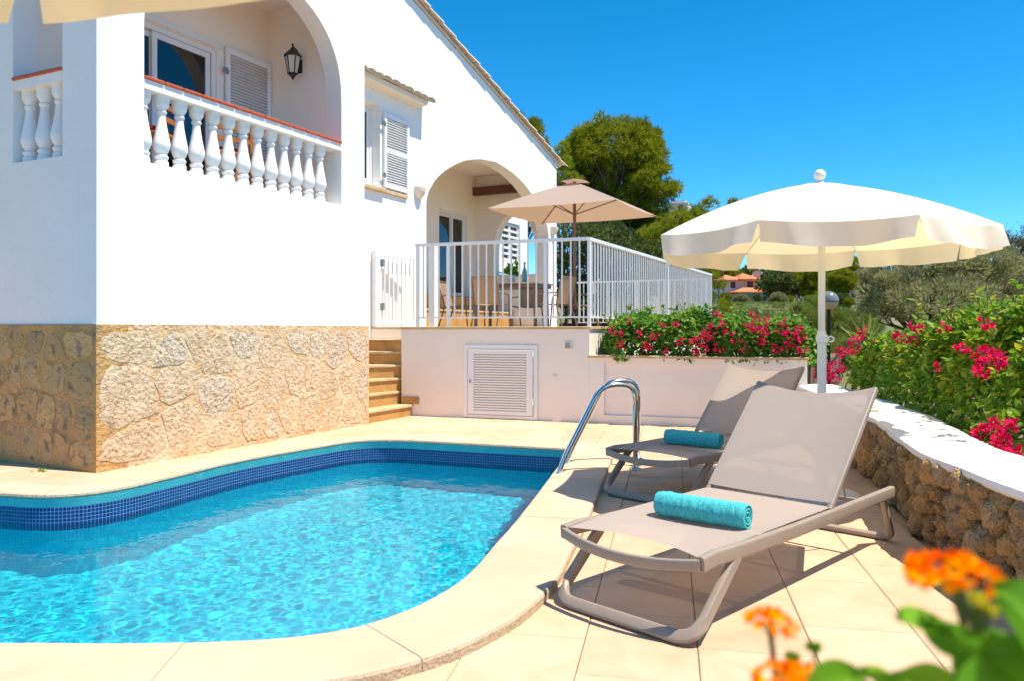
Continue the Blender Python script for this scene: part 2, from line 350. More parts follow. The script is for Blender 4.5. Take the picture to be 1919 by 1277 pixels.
# ------------------------------------------------------------------ pool
ctrl = [(-3.1, 2.92), (-1.883, 2.904), (-1.429, 2.896), (-1.10, 2.914), (-.829, 2.956), (-.619, 3.047), (-.463, 3.195), (-.323, 3.418),
        (-.207, 3.716), (-.089, 4.246), (.049, 4.877), (.303, 6.196), (.52, 7.33), (.568, 7.575), (.50, 7.64), (.25, 7.73), (-.30, 7.925), (-.85, 8.12),
        (-1.20, 8.235), (-1.46, 8.235), (-1.66, 8.13), (-1.82, 7.92), (-2.371, 7.004), (-2.70, 6.13), (-2.83, 5.80), (-3.02, 5.57), (-3.28, 5.49),
        (-3.62, 5.56), (-4.35, 5.68), (-5.0, 5.3), (-5.3, 4.5), (-5.1, 3.6), (-4.3, 3.02)]
def catmull(P, step=.07):
    n = len(P); out = []
    for i in range(n):
        p0, p1, p2, p3 = [Vector(P[(i + k) % n]) for k in (-1, 0, 1, 2)]
        m = max(2, int((p2 - p1).length / step))
        # centripetal-like: damp tangents by chord length
        d = (p2 - p1).length
        m1 = (p2 - p0) / max((p2 - p0).length, 1e-6) * d; m2 = (p3 - p1) / max((p3 - p1).length, 1e-6) * d
        for k in range(m):
            t = k / m; h1 = 2 * t ** 3 - 3 * t * t + 1; h2 = t ** 3 - 2 * t * t + t; h3 = -2 * t ** 3 + 3 * t * t; h4 = t ** 3 - t * t
            q = p1 * h1 + m1 * h2 + p2 * h3 + m2 * h4; out.append((q.x, q.y))
    return out
PIN = catmull(ctrl)
NP = len(PIN)
def voff(poly, dist):   # outward offset, distance may vary
    n = len(poly); out = []
    for i in range(n):
        a = Vector(poly[(i + 1) % n]) - Vector(poly[i - 1]); a.normalize(); d = dist(poly[i]) if callable(dist) else dist
        out.append((poly[i][0] + a.y * d, poly[i][1] - a.x * d))
    return out
def cw(p): return .42 - .14 * max(0, min(1, (p[1] - 4.6) / .6)) * max(0, min(1, (-.9 - p[0]) / .6))
POUT = voff(PIN, cw); PMID = voff(PIN, lambda p: cw(p) * .55); PW = voff(PIN, .012)
def inside(p, poly):
    x, y = p; c = False; n = len(poly); j = n - 1
    for i in range(n):
        xi, yi = poly[i]; xj, yj = poly[j]
        if (yi > y) != (yj > y) and x < (xj - xi) * (y - yi) / (yj - yi) + xi: c = not c
        j = i
    return c
arc = [0]
for i in range(NP): arc.append(arc[-1] + (Vector(PIN[(i + 1) % NP]) - Vector(PIN[i])).length)
pool = empty('swimming_pool', (0, 0, 0)); tag(pool, kind='structure')
def band(name, m, polyA, zA, polyB, zB, smooth=True):
    vs = []; uv = []
    for i in range(NP + 1):
        a, b = polyA[i % NP], polyB[i % NP]; vs += [(a[0], a[1], zA), (b[0], b[1], zB)]
    me = bpy.data.meshes.new(name); me.from_pydata(vs, [], [(2 * i, 2 * i + 1, 2 * i + 3, 2 * i + 2)[::-1] for i in range(NP)])
    l = me.uv_layers.new(name='UVMap')
    for p in me.polygons:
        p.use_smooth = smooth
        for li in p.loop_indices:
            vi = me.loops[li].vertex_index; l.data[li].uv = (arc[vi // 2], vs[vi][2])
    me.materials.append(m); o = bpy.data.objects.new(name, me); col.objects.link(o); o.parent = pool; return o
band('painted_band', M['turq'], PIN, .012, PW, -.048)
band('waterline_tiles', M['navy'], PW, -.048, PW, -.322)
band('basin_wall', M['aqua'], PW, -.322, PW, -1.42)
mb = MB(); mb.add([(-5.6, 2.6, -1.40), (1, 2.6, -1.40), (1, 8.6, -1.40), (-5.6, 8.6, -1.40)], [(0, 1, 2, 3)]); mb.build('basin_floor', M['aquaf'], pool)
# coping stones, cut into pieces with open joints
cuts = []; s_ = 0; k = 0
while s_ < arc[-1] - .4: cuts.append(s_); s_ += (.62, .70, .58, .66)[k % 4]; k += 1
def at_arc(poly, s):
    s %= arc[-1]
    i = max(j for j in range(NP) if arc[j] <= s); t = (s - arc[i]) / (arc[i + 1] - arc[i])
    a, b = poly[i], poly[(i + 1) % NP]; return (a[0] + (b[0] - a[0]) * t, a[1] + (b[1] - a[1]) * t)
for j, s0 in enumerate(cuts):
    s1 = cuts[j + 1] if j + 1 < len(cuts) else arc[-1]
    s0 += .0008; s1 -= .0008
    ss_ = [s0] + [a for a in arc[:-1] if s0 + .01 < a < s1 - .01] + [s1]
    dz = rnd.uniform(-.0015, .0015); vs = []; fs = []; mi = []
    for s in ss_:
        i_, o_ = Vector(at_arc(PIN, s)), Vector(at_arc(POUT, s)); d = (o_ - i_).normalized(); wv = .003 * noise.noise((s * 9, 0, 1)); wo = .006 * noise.noise((s * 7, 3, 1))
        for off, z, base in ((.002 + wv, .012, 0), (-.004 + wv, .026, 0), (0 + wv, .040, 0), (.010, .049, 0), (.03, .051, 0), (-.02, .051, 1), (-.006 + wo, .047, 1), (wo, .036, 1), (wo - .003, -.02, 1)):
            q = (i_ if base == 0 else o_) + d * off; vs.append((q.x, q.y, z + dz))
    K = 9
    for i in range(len(ss_) - 1):
        for q in range(K - 1): fs.append((i * K + q, i * K + q + 1, (i + 1) * K + q + 1, (i + 1) * K + q)); mi.append(1 if q in (0, 1, 6, 7) else 0)
    e = (len(ss_) - 1) * K
    fs += [tuple(range(K - 1, -1, -1)), tuple(range(e, e + K))]; mi += [1, 1]
    mb = MB(); mb.add(vs, [f[::-1] for f in fs]); o = mb.build('coping_stone', M['coping'], pool); o.data.materials.append(M['copedge'])
    o.data.polygons.foreach_set('material_index', mi)
# water: a rippled sheet
GX = np.arange(-5.5, .8, .0145); GY = np.arange(2.75, 8.4, .0145)
XX, YY = np.meshgrid(GX, GY); ZZ = np.zeros_like(XX); wr = np.random.default_rng(5)
for k in range(34):
    lam = .050 * (1.072 ** k); th = wr.normal(2.2, 1.2); a = .0066 * lam / 6.283 * (.1 / lam) ** .3
    wx = 2 * math.pi / lam; ph = wr.uniform(0, 6.28)
    ZZ += a * np.sin(wx * (XX * math.cos(th) + YY * math.sin(th)) + ph + .8 * np.sin(1.7 * XX + k) + .8 * np.sin(1.3 * YY - k))
WP = voff(PIN, .10)
ins = np.zeros(XX.shape, bool); px = np.array([p[0] for p in WP]); py = np.array([p[1] for p in WP])
for i in range(NP):
    j = i - 1; c = (py[i] > YY) != (py[j] > YY)
    with np.errstate(divide='ignore', invalid='ignore'): ins ^= c & (XX < (px[j] - px[i]) * (YY - py[i]) / (py[j] - py[i]) + px[i])
idx = -np.ones(XX.shape, int); idx[ins] = np.arange(ins.sum())
q = ins[:-1, :-1] & ins[1:, :-1] & ins[:-1, 1:] & ins[1:, 1:]
F = np.stack([idx[:-1, :-1][q], idx[:-1, 1:][q], idx[1:, 1:][q], idx[1:, :-1][q]], 1)
me = bpy.data.meshes.new('pool_water'); me.from_pydata(np.stack([XX[ins], YY[ins], ZZ[ins] - .178], 1).tolist(), [], F.tolist())
me.polygons.foreach_set('use_smooth', [True] * len(me.polygons))
def watermat():
    m, n, l, b = newmat('pool_water_surface'); n.remove(b)
    f = n.new('ShaderNodeFresnel'); f.inputs['IOR'].default_value = 1.33
    rf = n.new('ShaderNodeBsdfRefraction'); rf.inputs['IOR'].default_value = 1.33; rf.inputs['Roughness'].default_value = 0; rf.inputs['Color'].default_value = (.80, .97, 1, 1)
    tp = n.new('ShaderNodeBsdfTransparent'); tp.inputs['Color'].default_value = (.86, .97, 1, 1)
    gl = n.new('ShaderNodeBsdfGlossy'); gl.inputs['Roughness'].default_value = .02; gl.inputs['Color'].default_value = (.62, .66, .70, 1)
    m1 = n.new('ShaderNodeMixShader'); m1.inputs[0].default_value = WATER_T; l.new(rf.outputs[0], m1.inputs[1]); l.new(tp.outputs[0], m1.inputs[2])
    mx = n.new('ShaderNodeMixShader'); l.new(f.outputs[0], mx.inputs[0]); l.new(m1.outputs[0], mx.inputs[1]); l.new(gl.outputs[0], mx.inputs[2])
    l.new(mx.outputs[0], n['Material Output'].inputs['Surface']); return m
WATER_T = 0.0
me.materials.append(watermat()); o = bpy.data.objects.new('pool_water', me); col.objects.link(o); tag(o, kind='structure')
water = o
water.cycles.is_caustics_caster = True
for c_ in kids(pool): c_.cycles.is_caustics_receiver = True

# ------------------------------------------------------------------ deck
import bmesh
bm = bmesh.new()
def loopv(poly, z):
    V = [bm.verts.new((x, y, z)) for x, y in poly]; return [bm.edges.new((V[i], V[(i + 1) % len(V)])) for i in range(len(V))]
ed = loopv([(-10, -3), (2.35, -3), (2.35, 2.5), (2.5, 5), (2.95, 7), (3.4, 9.6), (3.4, 11.5), (-10, 11.5)], -.014) + loopv(PMID, -.014)
bmesh.ops.triangle_fill(bm, use_beauty=True, use_dissolve=False, edges=ed)
for f in bm.faces:
    if f.normal.z < 0: f.normal_flip()
me = bpy.data.meshes.new('pool_deck'); bm.to_mesh(me); bm.free(); me.materials.append(M['grout'])
deck = bpy.data.objects.new('pool_deck', me); col.objects.link(deck); tag(deck, kind='structure')
HO = Vector((-3.46, 6.578)); HA = math.atan2(.898, .44); D1 = Vector((math.cos(HA), math.sin(HA))); D2 = Vector((-D1.y, D1.x))
def hw(a, b): return HO + D1 * a + D2 * b
def hl(p): q = Vector(p) - HO; return q.dot(D1), q.dot(D2)
def wall_x(y):   # inner face of the rock wall
    pts = [(-3, 1.95), (2, 1.98), (3.2, 2.13), (4.3, 2.24), (5.03, 2.45), (5.97, 2.75), (7.5, 3.08), (9.3, 3.38), (12, 3.6)]
    for (y0, x0), (y1, x1) in zip(pts, pts[1:]):
        if y <= y1: t = (y - y0) / (y1 - y0); return x0 + (x1 - x0) * t
    return pts[-1][1]
DU = Vector((.196, .9806)); DV = Vector((.9806, -.196)); SL, SW = .62, .425
def tangent_clip(poly):
    c = Vector((sum(p[0] for p in poly) / 4, sum(p[1] for p in poly) / 4))
    i = min(range(NP), key=lambda i: (Vector(PMID[i]) - c).length_squared)
    if (Vector(PMID[i]) - c).length > .75: return None if inside(c, PMID) else poly
    t = (Vector(PMID[(i + 1) % NP]) - Vector(PMID[i - 1])).normalized(); nn = Vector((t.y, -t.x)); p0 = Vector(PMID[i]) + nn * .02
    out = []
    for k in range(len(poly)):
        a, b = Vector(poly[k]), Vector(poly[(k + 1) % len(poly)]); da, db = (a - p0).dot(nn), (b - p0).dot(nn)
        if da >= 0: out.append(tuple(a))
        if da * db < 0: out.append(tuple(a + (b - a) * (da / (da - db))))
    return out if len(out) >= 3 else None
slabs = []
org = Vector((1.531, 2.801))
for i in range(-28, 8):
    for j in range(-8, 20):
        o_ = org + DV * (i * SW) + DU * (j * SL + (.31 if i % 2 else 0)); g = .0014
        P = [o_ + DV * g + DU * g, o_ + DV * (SW - g) + DU * g, o_ + DV * (SW - g) + DU * (SL - g), o_ + DV * g + DU * (SL - g)]
        c = (P[0] + P[2]) / 2
        if not (-6.5 < c.x < 3.4 and .3 < c.y < 11.4): continue
        if c.x > wall_x(c.y) + .1: continue
        a, b = hl(c)
        if (a > .35 and b > .35) or a > 5.25: continue
        pl = tangent_clip([tuple(p) for p in P])
        if pl: slabs.append((pl, c))
def sdist(s):
    c = s[1]; v = c.y > .5 and abs(c.x / c.y) < .68 and c.y > 2.4
    return (0 if v else 50) + c.length
slabs.sort(key=sdist)
for pl, c in slabs[:290]:
    z = rnd.uniform(-.0015, .0015); mb = MB(); mb.prism(pl, -.013, z, .0035); mb.build('paving_slab', M['deck'], deck)
mb = MB()
for pl, c in slabs[290:]: mb.prism(pl, -.013, rnd.uniform(-.0015, .0015), .0035)
if slabs[290:]: tag(mb.build('outer_paving_slabs', M['deck'], deck), kind='stuff')

# ------------------------------------------------------------------ villa
villa = empty('villa', (HO.x, HO.y, 0), HA, 'white plastered villa with arches, balcony and rubble stone plinth beside the pool', 'house')
def wall(mb, x0, x1, z0, ztop, ops, y0, y1, mp=lambda x, y, z: (x, y, z)):
    """upright wall x0..x1, from z0 up to ztop(x), with openings (xl, xr, zb, fn zt(x) or number, list of inner xs)"""
    xs = {x0, x1}
    for (a, b, zb, zt, inner) in ops: xs |= {a, b} | set(inner)
    xs = sorted(x for x in xs if x0 - 1e-6 <= x <= x1 + 1e-6)
    zf = ztop if callable(ztop) else (lambda x: ztop)
    flip = (Vector(mp(1, 0, 0)) - Vector(mp(0, 0, 0))).cross(Vector(mp(0, 1, 0)) - Vector(mp(0, 0, 0))).z < 0
    def quad(*ps):
        vs = [mp(*p) for p in ps]; mb.add(vs, [(3, 2, 1, 0) if flip else (0, 1, 2, 3)])
    for xa, xb in zip(xs, xs[1:]):
        mid = (xa + xb) / 2; o_ = [o for o in ops if o[0] < mid < o[1]]
        iv = []
        if o_:
            zt = o_[0][3] if callable(o_[0][3]) else (lambda x, v=o_[0][3]: v); zb = o_[0][2]
            if zb > z0 + 1e-6: iv.append((z0, z0, zb, zb)); quad((xa, y0, zb), (xb, y0, zb), (xb, y1, zb), (xa, y1, zb))
            iv.append((zt(xa), zt(xb), zf(xa), zf(xb))); quad((xa, y1, zt(xa)), (xb, y1, zt(xb)), (xb, y0, zt(xb)), (xa, y0, zt(xa)))
        else: iv.append((z0, z0, zf(xa), zf(xb)))
        for a0, b0, a1, b1 in iv:
            quad((xa, y0, a0), (xb, y0, b0), (xb, y0, b1), (xa, y0, a1)); quad((xb, y1, b0), (xa, y1, a0), (xa, y1, a1), (xb, y1, b1))
        quad((xa, y0, zf(xa)), (xb, y0, zf(xb)), (xb, y1, zf(xb)), (xa, y1, zf(xa)))
    for (a, b, zb, zt, inner) in ops:
        za = zt(a) if callable(zt) else zt; zz = zt(b) if callable(zt) else zt
        quad((a, y0, zb), (a, y1, zb), (a, y1, za), (a, y0, za)); quad((b, y1, zb), (b, y0, zb), (b, y0, zz), (b, y1, zz))
    for x in (x0, x1):
        p = [(x, y0, z0), (x, y1, z0), (x, y1, zf(x)), (x, y0, zf(x))]; quad(*(p[::-1] if x == x0 else p))
def superarch(c, hw_, zs, H, e):
    return lambda x: zs + H * max(0, 1 - min(1, abs(x - c) / hw_) ** e) ** (1 / e)
def archxs(c, hw_, n=28): return [c - hw_ * math.cos(math.pi * i / n) for i in range(1, n)]
swap = lambda x, y, z: (y, x, z)
# balcony block
mb = MB(); BC, BH = 1.8395, 1.3785
wall(mb, 0, 3.671, 1.244, 6.6, [(.461, 3.218, 2.69, superarch(BC, BH, 3.9, 1.117, 2.4), archxs(BC, BH))], 0, .225)
mb.build('front_wall', M['plaster'], villa)
mb = MB(); wall(mb, .226, 5.5, 1.244, 6.6, [(.44, 1.125, 2.69, superarch(.7825, .3425, 4.55, .3, 2.4), archxs(.7825, .3425, 16))], 0.0, .225, swap)
mb.build('side_wall', M['plaster'], villa)
mb = MB(); mb.box(3.44, 3.671, .226, 1.0, 1.244, 6.6); mb.build('balcony_end_wall', M['plaster'], villa)
mb = MB(); wall(mb, .226, 3.439, 1.244, 6.6, [(.66, 2.36, 2.665, 4.46, [])], 1.13, 1.30)
mb.build('balcony_back_wall', M['inner'], villa)
mb = MB(); mb.box(3.219, 3.4395, .2255, 1.1295, 2.6, 5.2); mb.build('balcony_side_wall', M['inner'], villa)
mb = MB(); mb.box(.2255, 3.2185, .2255, 1.1295, 2.40, 2.66); mb.build('balcony_floor', M['tread'], villa)
mb = MB(); mb.box(.2255, 3.4385, .2255, 1.1295, 5.2, 5.35); mb.build('balcony_ceiling', M['inner'], villa)
mb = MB(); mb.box(.3, 3.3, 3.2, 3.25, 2.5, 5); mb.box(.3, 3.3, 1.32, 3.2, 2.5, 2.6); mb.box(.3, 3.3, 1.32, 3.2, 4.9, 5); mb.box(.25, .3, 1.32, 3.2, 2.5, 5); mb.box(3.3, 3.35, 1.32, 3.2, 2.5, 5)
mb.build('bedroom_interior', M['room'], villa)
mb = MB(); mb.prism([(-.1, -.1), (3.7, -.1), (3.7, 5.6), (-.1, 5.6)], 6.602, 6.72); mb.build('flat_roof', M['plaster'], villa)
# balcony window
def glazing(parent, a0, a1, z0, z1, y, leaves, fr=.06, m='frame', name='window'):
    w = MB(); w.box(a0, a1, y, y + .05, z1 - fr, z1); w.box(a0, a1, y, y + .05, z0, z0 + fr); w.box(a0, a0 + fr, y, y + .05, z0 + fr, z1 - fr); w.box(a1 - fr, a1, y, y + .05, z0 + fr, z1 - fr)
    W = w.build(name, M[m], parent)
    for k, (l0, l1, dy) in enumerate(leaves):
        f = .065; b0, b1, c0, c1 = l0, l1, z0 + fr + .004, z1 - fr - .004; q = MB()
        y0 = y + dy
        q.bbox(b0, b1, y0, y0 + .03, c1 - f, c1, .004); q.bbox(b0, b1, y0, y0 + .03, c0, c0 + f, .004); q.bbox(b0, b0 + f, y0 + .001, y0 + .029, c0 + f, c1 - f, .004); q.bbox(b1 - f, b1, y0 + .001, y0 + .029, c0 + f, c1 - f, .004)
        q.build('leaf_frame', M[m], W)
        g = MB(); g.box(b0 + f - .005, b1 - f + .005, y0 + .012, y0 + .018, c0 + f - .005, c1 - f + .005); g.build('pane', M['glass'], W)
    return W
glazing(villa, .66, 2.36, 2.665, 4.46, 1.15, [(.73, 1.56, .045), (1.50, 2.29, .008)])
mb = MB(); mb.box(.60, 2.42, 1.105, 1.129, 4.47, 4.54); mb.build('window_head', M['frame'], villa)
def shutter(parent, loc, rz, w, h, rows=2, pitch=.036, slat=.042):
    b = MB(); t = .035; f = .06
    for x0, x1, z0, z1 in ((0, f, 0, h), (w - f, w, 0, h)): b.bbox(x0, x1, 0, t, z0, z1, .004)
    zs = [0] + [h * k / rows for k in range(1, rows)] + [h]
    b.bbox(f, w - f, .001, t - .001, 0, f * 1.2, .004); b.bbox(f, w - f, .001, t - .001, h - f * 1.2, h, .004)
    for z in zs[1:-1]: b.bbox(f, w - f, .001, t - .001, z - f * .6, z + f * .6, .004)
    S = b.build('shutter', M['shutter'], parent); S.location = loc; S.rotation_euler = (0, 0, rz)
    q = MB(); Mx = Matrix.Rotation(R(38), 4, 'X'); q.box(f - .004, w - f + .004, -slat / 2, slat / 2, -.0035, .0035, Mx); me = q.mesh('slat', M['shutter'])
    for z0, z1 in zip(zs, zs[1:]):
        a = z0 + f * (1.2 if z0 == 0 else .6); c = z1 - f * (1.2 if z1 == h else .6); n = int((c - a) / pitch)
        for i in range(n): inst(me, 'slat', S, (0, t / 2, a + (i + .5) * (c - a) / n))
    h_ = MB()
    for z in (h * .16, h * .84): h_.box(-.06, .03, -.006, .0, z - .03, z + .03); h_.tube([(-.01, -.01, z - .04), (-.01, -.01, z + .04)], .008, 6)
    h_.build('hinge', M['hinge'], S)
    return S
shutter(villa, (2.47, 1.085, 2.70), 0, .735, 1.83)
# balustrades
prof = [(.062, 0), (.062, .05), (.055, .058), (.050, .07), (.060, .085), (.062, .10), (.050, .112), (.046, .122), (.062, .15), (.075, .185), (.078, .215), (.072, .25), (.058, .32), (.044, .40), (.037, .46),
        (.036, .485), (.046, .497), (.048, .512), (.038, .524), (.042, .535), (.058, .560), (.066, .575), (.068, .60), (.068, .653)]
mb = MB(); mb.lathe(prof, n=18); balm = mb.mesh('baluster', M['plaster'], True); sharp(balm, 40)
def balustrade(name, n0, n1, spots, tiles, mp):
    b = MB()
    def bx(x0, x1, y0, y1, z0, z1):
        b.box(*(mp(x0, x1, y0, y1)), z0, z1)
    bx(n0, n1, .0, .20, 3.343, 3.424)
    Bo = b.build(name, M['plaster'], villa)
    for s in spots:
        x0, x1, y0, y1 = mp(s, s, .10, .10); inst(balm, 'baluster', Bo, (x0, y0, 2.69), (0, 0, rnd.uniform(0, 3)))
    L = (n1 - n0) / tiles
    for k in range(tiles):
        t = MB(); x0, x1, y0, y1 = mp(n0 + k * L + .003, n0 + (k + 1) * L - .003, -.02, .215); t.bbox(x0, x1, y0, y1, 3.424, 3.454, .008); t.build('cap_tile', M['terracotta'], Bo)
    return Bo
balustrade('front_balustrade', .4625, 3.2165, [.527 + .2013 * k for k in range(13)], 13, lambda x0, x1, y0, y1: (x0, x1, y0, y1))
balustrade('side_balustrade', .4415, 1.1235, [.40 + .21 * k + .005 for k in range(1, 4)], 3, lambda x0, x1, y0, y1: (y0, y1, x0, x1))

# plinth of rubble stone
def clip(poly, p, n):
    out = []
    for k in range(len(poly)):
        a, b = poly[k], poly[(k + 1) % len(poly)]; da = (a[0] - p[0]) * n[0] + (a[1] - p[1]) * n[1]; db = (b[0] - p[0]) * n[0] + (b[1] - p[1]) * n[1]
        if da <= 0: out.append(a)
        if da * db < 0: t = da / (da - db); out.append((a[0] + (b[0] - a[0]) * t, a[1] + (b[1] - a[1]) * t))
    return out
def voronoi(x0, x1, y0, y1, pts):
    cells = []
    for i, p in enumerate(pts):
        c = [(x0, y0), (x1, y0), (x1, y1), (x0, y1)]
        for j, q in enumerate(pts):
            if i != j and c:
                m_ = ((p[0] + q[0]) / 2, (p[1] + q[1]) / 2); c = clip(c, m_, (q[0] - p[0], q[1] - p[1]))
        if len(c) >= 3: cells.append(c)
    return cells
def chaikin(p):
    o = []
    for k in range(len(p)):
        a, b = p[k], p[(k + 1) % len(p)]; o += [(a[0] * .78 + b[0] * .22, a[1] * .78 + b[1] * .22), (a[0] * .22 + b[0] * .78, a[1] * .22 + b[1] * .78)]
    return o
def area(p): return .5 * sum(p[i][0] * p[(i + 1) % len(p)][1] - p[(i + 1) % len(p)][0] * p[i][1] for i in range(len(p)))
def rubble(parent, x0, x1, z0, z1, dx, dz, mp, mats, joint):
    pts = []; nz = max(2, round((z1 - z0) / dz)); k = 0
    for r_ in range(nz):
        x = x0 + rnd.uniform(0, dx * .4)
        while x < x1:
            w = dx * rnd.uniform(.5, 1.5); pts.append((x + w / 2, z0 + (r_ + .5 + rnd.uniform(-.30, .30)) * (z1 - z0) / nz)); x += w
    for c in voronoi(x0 + .012, x1 - .012, z0 + .03, z1 - .045, pts):
        if area(c) < .008: continue
        c = inset(c, joint * rnd.uniform(.7, 1.35))
        if area(c) < .004: continue
        c = chaikin(c); d2_ = []
        for k in range(len(c)):
            a_, b_ = Vector(c[k]), Vector(c[(k + 1) % len(c)]); m_ = max(1, int((b_ - a_).length / .035))
            d2_ += [tuple(a_.lerp(b_, i / m_)) for i in range(m_)]
        cx, cz = sum(p[0] for p in d2_) / len(d2_), sum(p[1] for p in d2_) / len(d2_); n = len(d2_); d = rnd.uniform(.001, .006); c = []
        for p in d2_:
            w_ = 1 + .10 * noise.noise((p[0] * 17, p[1] * 17, 3)) + .05 * noise.noise((p[0] * 40, p[1] * 40, 8)); c.append((cx + (p[0] - cx) * w_, cz + (p[1] - cz) * w_))
        tx, tz = rnd.uniform(-.02, .02), rnd.uniform(-.025, .02)
        def hz_(p, k): return d + tx * (p[0] - cx) + tz * (p[1] - cz) + .006 * noise.noise((p[0] * 9, p[1] * 9, k)) 
        R1 = [(cx + (p[0] - cx) * .95, cz + (p[1] - cz) * .95) for p in c]; R2 = [(cx + (p[0] - cx) * .60, cz + (p[1] - cz) * .60) for p in c]
        vs = [mp(p[0], -.012, p[1]) for p in c] + [mp(p[0], hz_(p, 1) * .6, p[1]) for p in R1] + [mp(p[0], hz_(p, 1), p[1]) for p in R2] + [mp(cx, hz_((cx, cz), 1), cz)]
        fs = [(k * n + i, k * n + (i + 1) % n, (k + 1) * n + (i + 1) % n, (k + 1) * n + i) for k in (0, 1) for i in range(n)] + [(2 * n + i, 2 * n + (i + 1) % n, 3 * n) for i in range(n)]
        b = MB(); b.add(vs, fs); b.build('stone', M[rnd.choice(mats)], parent, auto=35)
mb = MB(); mb.box(-.012, 3.748, -.012, .3, -.02, 1.243); pf = mb.build('plinth', M['mortar'], villa)
rubble(pf, -.005, 3.745, 0, 1.24, .40, .36, lambda x, d, z: (x, -.014 - d, z), ['stone', 'stone', 'stone2'], .012)
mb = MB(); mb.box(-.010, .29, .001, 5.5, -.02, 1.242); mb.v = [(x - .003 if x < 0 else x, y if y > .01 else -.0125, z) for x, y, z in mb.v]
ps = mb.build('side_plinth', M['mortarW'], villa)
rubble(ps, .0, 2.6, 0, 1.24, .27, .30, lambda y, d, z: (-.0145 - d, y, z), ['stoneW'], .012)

# window wing with sloping roof
roofz = lambda a: 6.474 - .2548 * (a - 6.389)
P0, P1, PC, PHW = 6.693, 11.753, 9.223, 2.53
keyz = [(0, 4.444), (.26, 4.375), (.48, 4.25), (.65, 4.075), (.80, 3.88), (.91, 3.68), (.97, 3.50), (1, 3.32)]
def parch(x):
    t = min(1, abs(x - PC) / PHW)
    for (t0, z0), (t1, z1) in zip(keyz, keyz[1:]):
        if t <= t1: return z0 + (z1 - z0) * (t - t0) / (t1 - t0)
    return keyz[-1][1]
def smooth_arch(x): return (parch(x - .12) + 2 * parch(x) + parch(x + .12)) / 4 if abs(x - PC) < PHW - .13 else parch(x)
W0, W1 = 4.36, 5.40
mb = MB(); wall(mb, 3.671, 12.21, 1.0, lambda a: roofz(a) - .02, [(W0, W1, 3.33, 4.58, []), (P0, P1, 1.0, smooth_arch, archxs(PC, PHW, 36))], 1.0, 1.28)
mb.build('gable_wall', M['plaster'], villa)
glazing(villa, W0, W1, 3.33, 4.58, 1.14, [(W0 + .06, 4.90, .01), (4.88, W1 - .06, .01)])
mb = MB(); mb.box(4.0, 5.8, 1.9, 1.95, 3.1, 4.8); mb.box(4.0, 5.8, 1.3, 1.9, 3.0, 3.1); mb.box(4, 5.8, 1.3, 1.9, 4.8, 4.9); mb.box(3.95, 4.0, 1.3, 1.9, 3.1, 4.8); mb.box(5.8, 5.85, 1.3, 1.9, 3.1, 4.8); mb.build('window_room', M['room'], villa)
shutter(villa, (5.46, .955, 3.345), 0, .67, 1.14)
shutter(villa, (3.70, .955, 3.345), 0, .62, 1.14)
mb = MB(); mb.bbox(4.2, 5.47, .93, 1.0, 3.262, 3.322, .008); mb.bbox(5.47, 6.10, .965, .9995, 3.262, 3.322, .008); mb.build('window_sill', M['tread'], villa)
# tiled hood above the window
mb = MB(); q = [(4.0, .765), (6.50, .765), (6.50, .999), (4.0, .999)]
mb.add([(4.0, .80, 4.80), (6.40, .80, 4.80), (6.40, .999, 4.77), (4.0, .999, 4.77), (4.0, .79, 4.87), (6.43, .79, 4.87), (6.43, .999, 4.95), (4.0, .999, 4.95)],
       [(3, 2, 1, 0), (4, 5, 6, 7), (0, 1, 5, 4), (2, 3, 7, 6), (1, 2, 6, 5), (0, 4, 7, 3)]); hd = mb.build('window_hood', M['hoodplaster'], villa)
t = MB()
pts = []
for k in range(9):
    ang = math.pi * k / 8; pts.append((.115 * math.cos(ang), .055 * math.sin(ang)))
t.sweep([(0, .75, 4.875), (0, .998, 4.965)], pts + [(-.10, -.012), (.10, -.012)], up=(0, 0, 1)); tm = t.mesh('hood_tile', M['hood'])
for k in range(13): inst(tm, 'hood_tile', hd, (4.05 + k * .2, 0, rnd.uniform(-.006, .006)), (0, 0, rnd.uniform(-.02, .02)))
# roof
def rz_(a): return roofz(a)
mb = MB(); mb.add([(3.6, .985, rz_(3.6)), (12.36, .985, rz_(12.36)), (12.36, 8, rz_(12.36)), (3.6, 8, rz_(3.6)), (3.6, .985, rz_(3.6) + .05), (12.36, .985, rz_(12.36) + .05), (12.36, 8, rz_(12.36) + .05), (3.6, 8, rz_(3.6) + .05)],
                  [(3, 2, 1, 0), (4, 5, 6, 7), (0, 1, 5, 4), (2, 3, 7, 6), (1, 2, 6, 5), (0, 4, 7, 3)])
roof = mb.build('roof', M['rooftile'], villa)
sl_a = math.atan(.2548); t = MB()
half = [(.10 * math.cos(math.pi * k / 8), .055 * math.sin(math.pi * k / 8)) for k in range(9)]; halfi = [(.085 * math.cos(math.pi * k / 8), .042 * math.sin(math.pi * k / 8)) for k in range(8, -1, -1)]
t.sweep([(0, 0, 0), (.47, 0, 0)], half + halfi, up=(0, 0, 1), scale=[.9, 1.08]); tm = t.mesh('verge_tile', M['rooftile'], True); sharp(tm, 40)
for k in range(21):
    a = 3.65 + k * .425
    inst(tm, 'verge_tile', roof, (a, 1.0 + rnd.uniform(-.008, .008), rz_(a) + .055 + .012), (0, sl_a - .03, rnd.uniform(-.015, .015)))
mb = MB()
for j in range(1, 26):
    for k in range(21):
        a = 3.65 + k * .425; Mx = Matrix.Translation((a, 1.0 + j * .24, rz_(a) + .05)) @ Matrix.Rotation(sl_a - .03, 4, 'Y')
        mb.add([Mx @ Vector(v.co) for v in tm.vertices], [tuple(p.vertices) for p in tm.polygons])
tag(mb.build('roof_tiles', M['rooftile'], roof), kind='stuff')
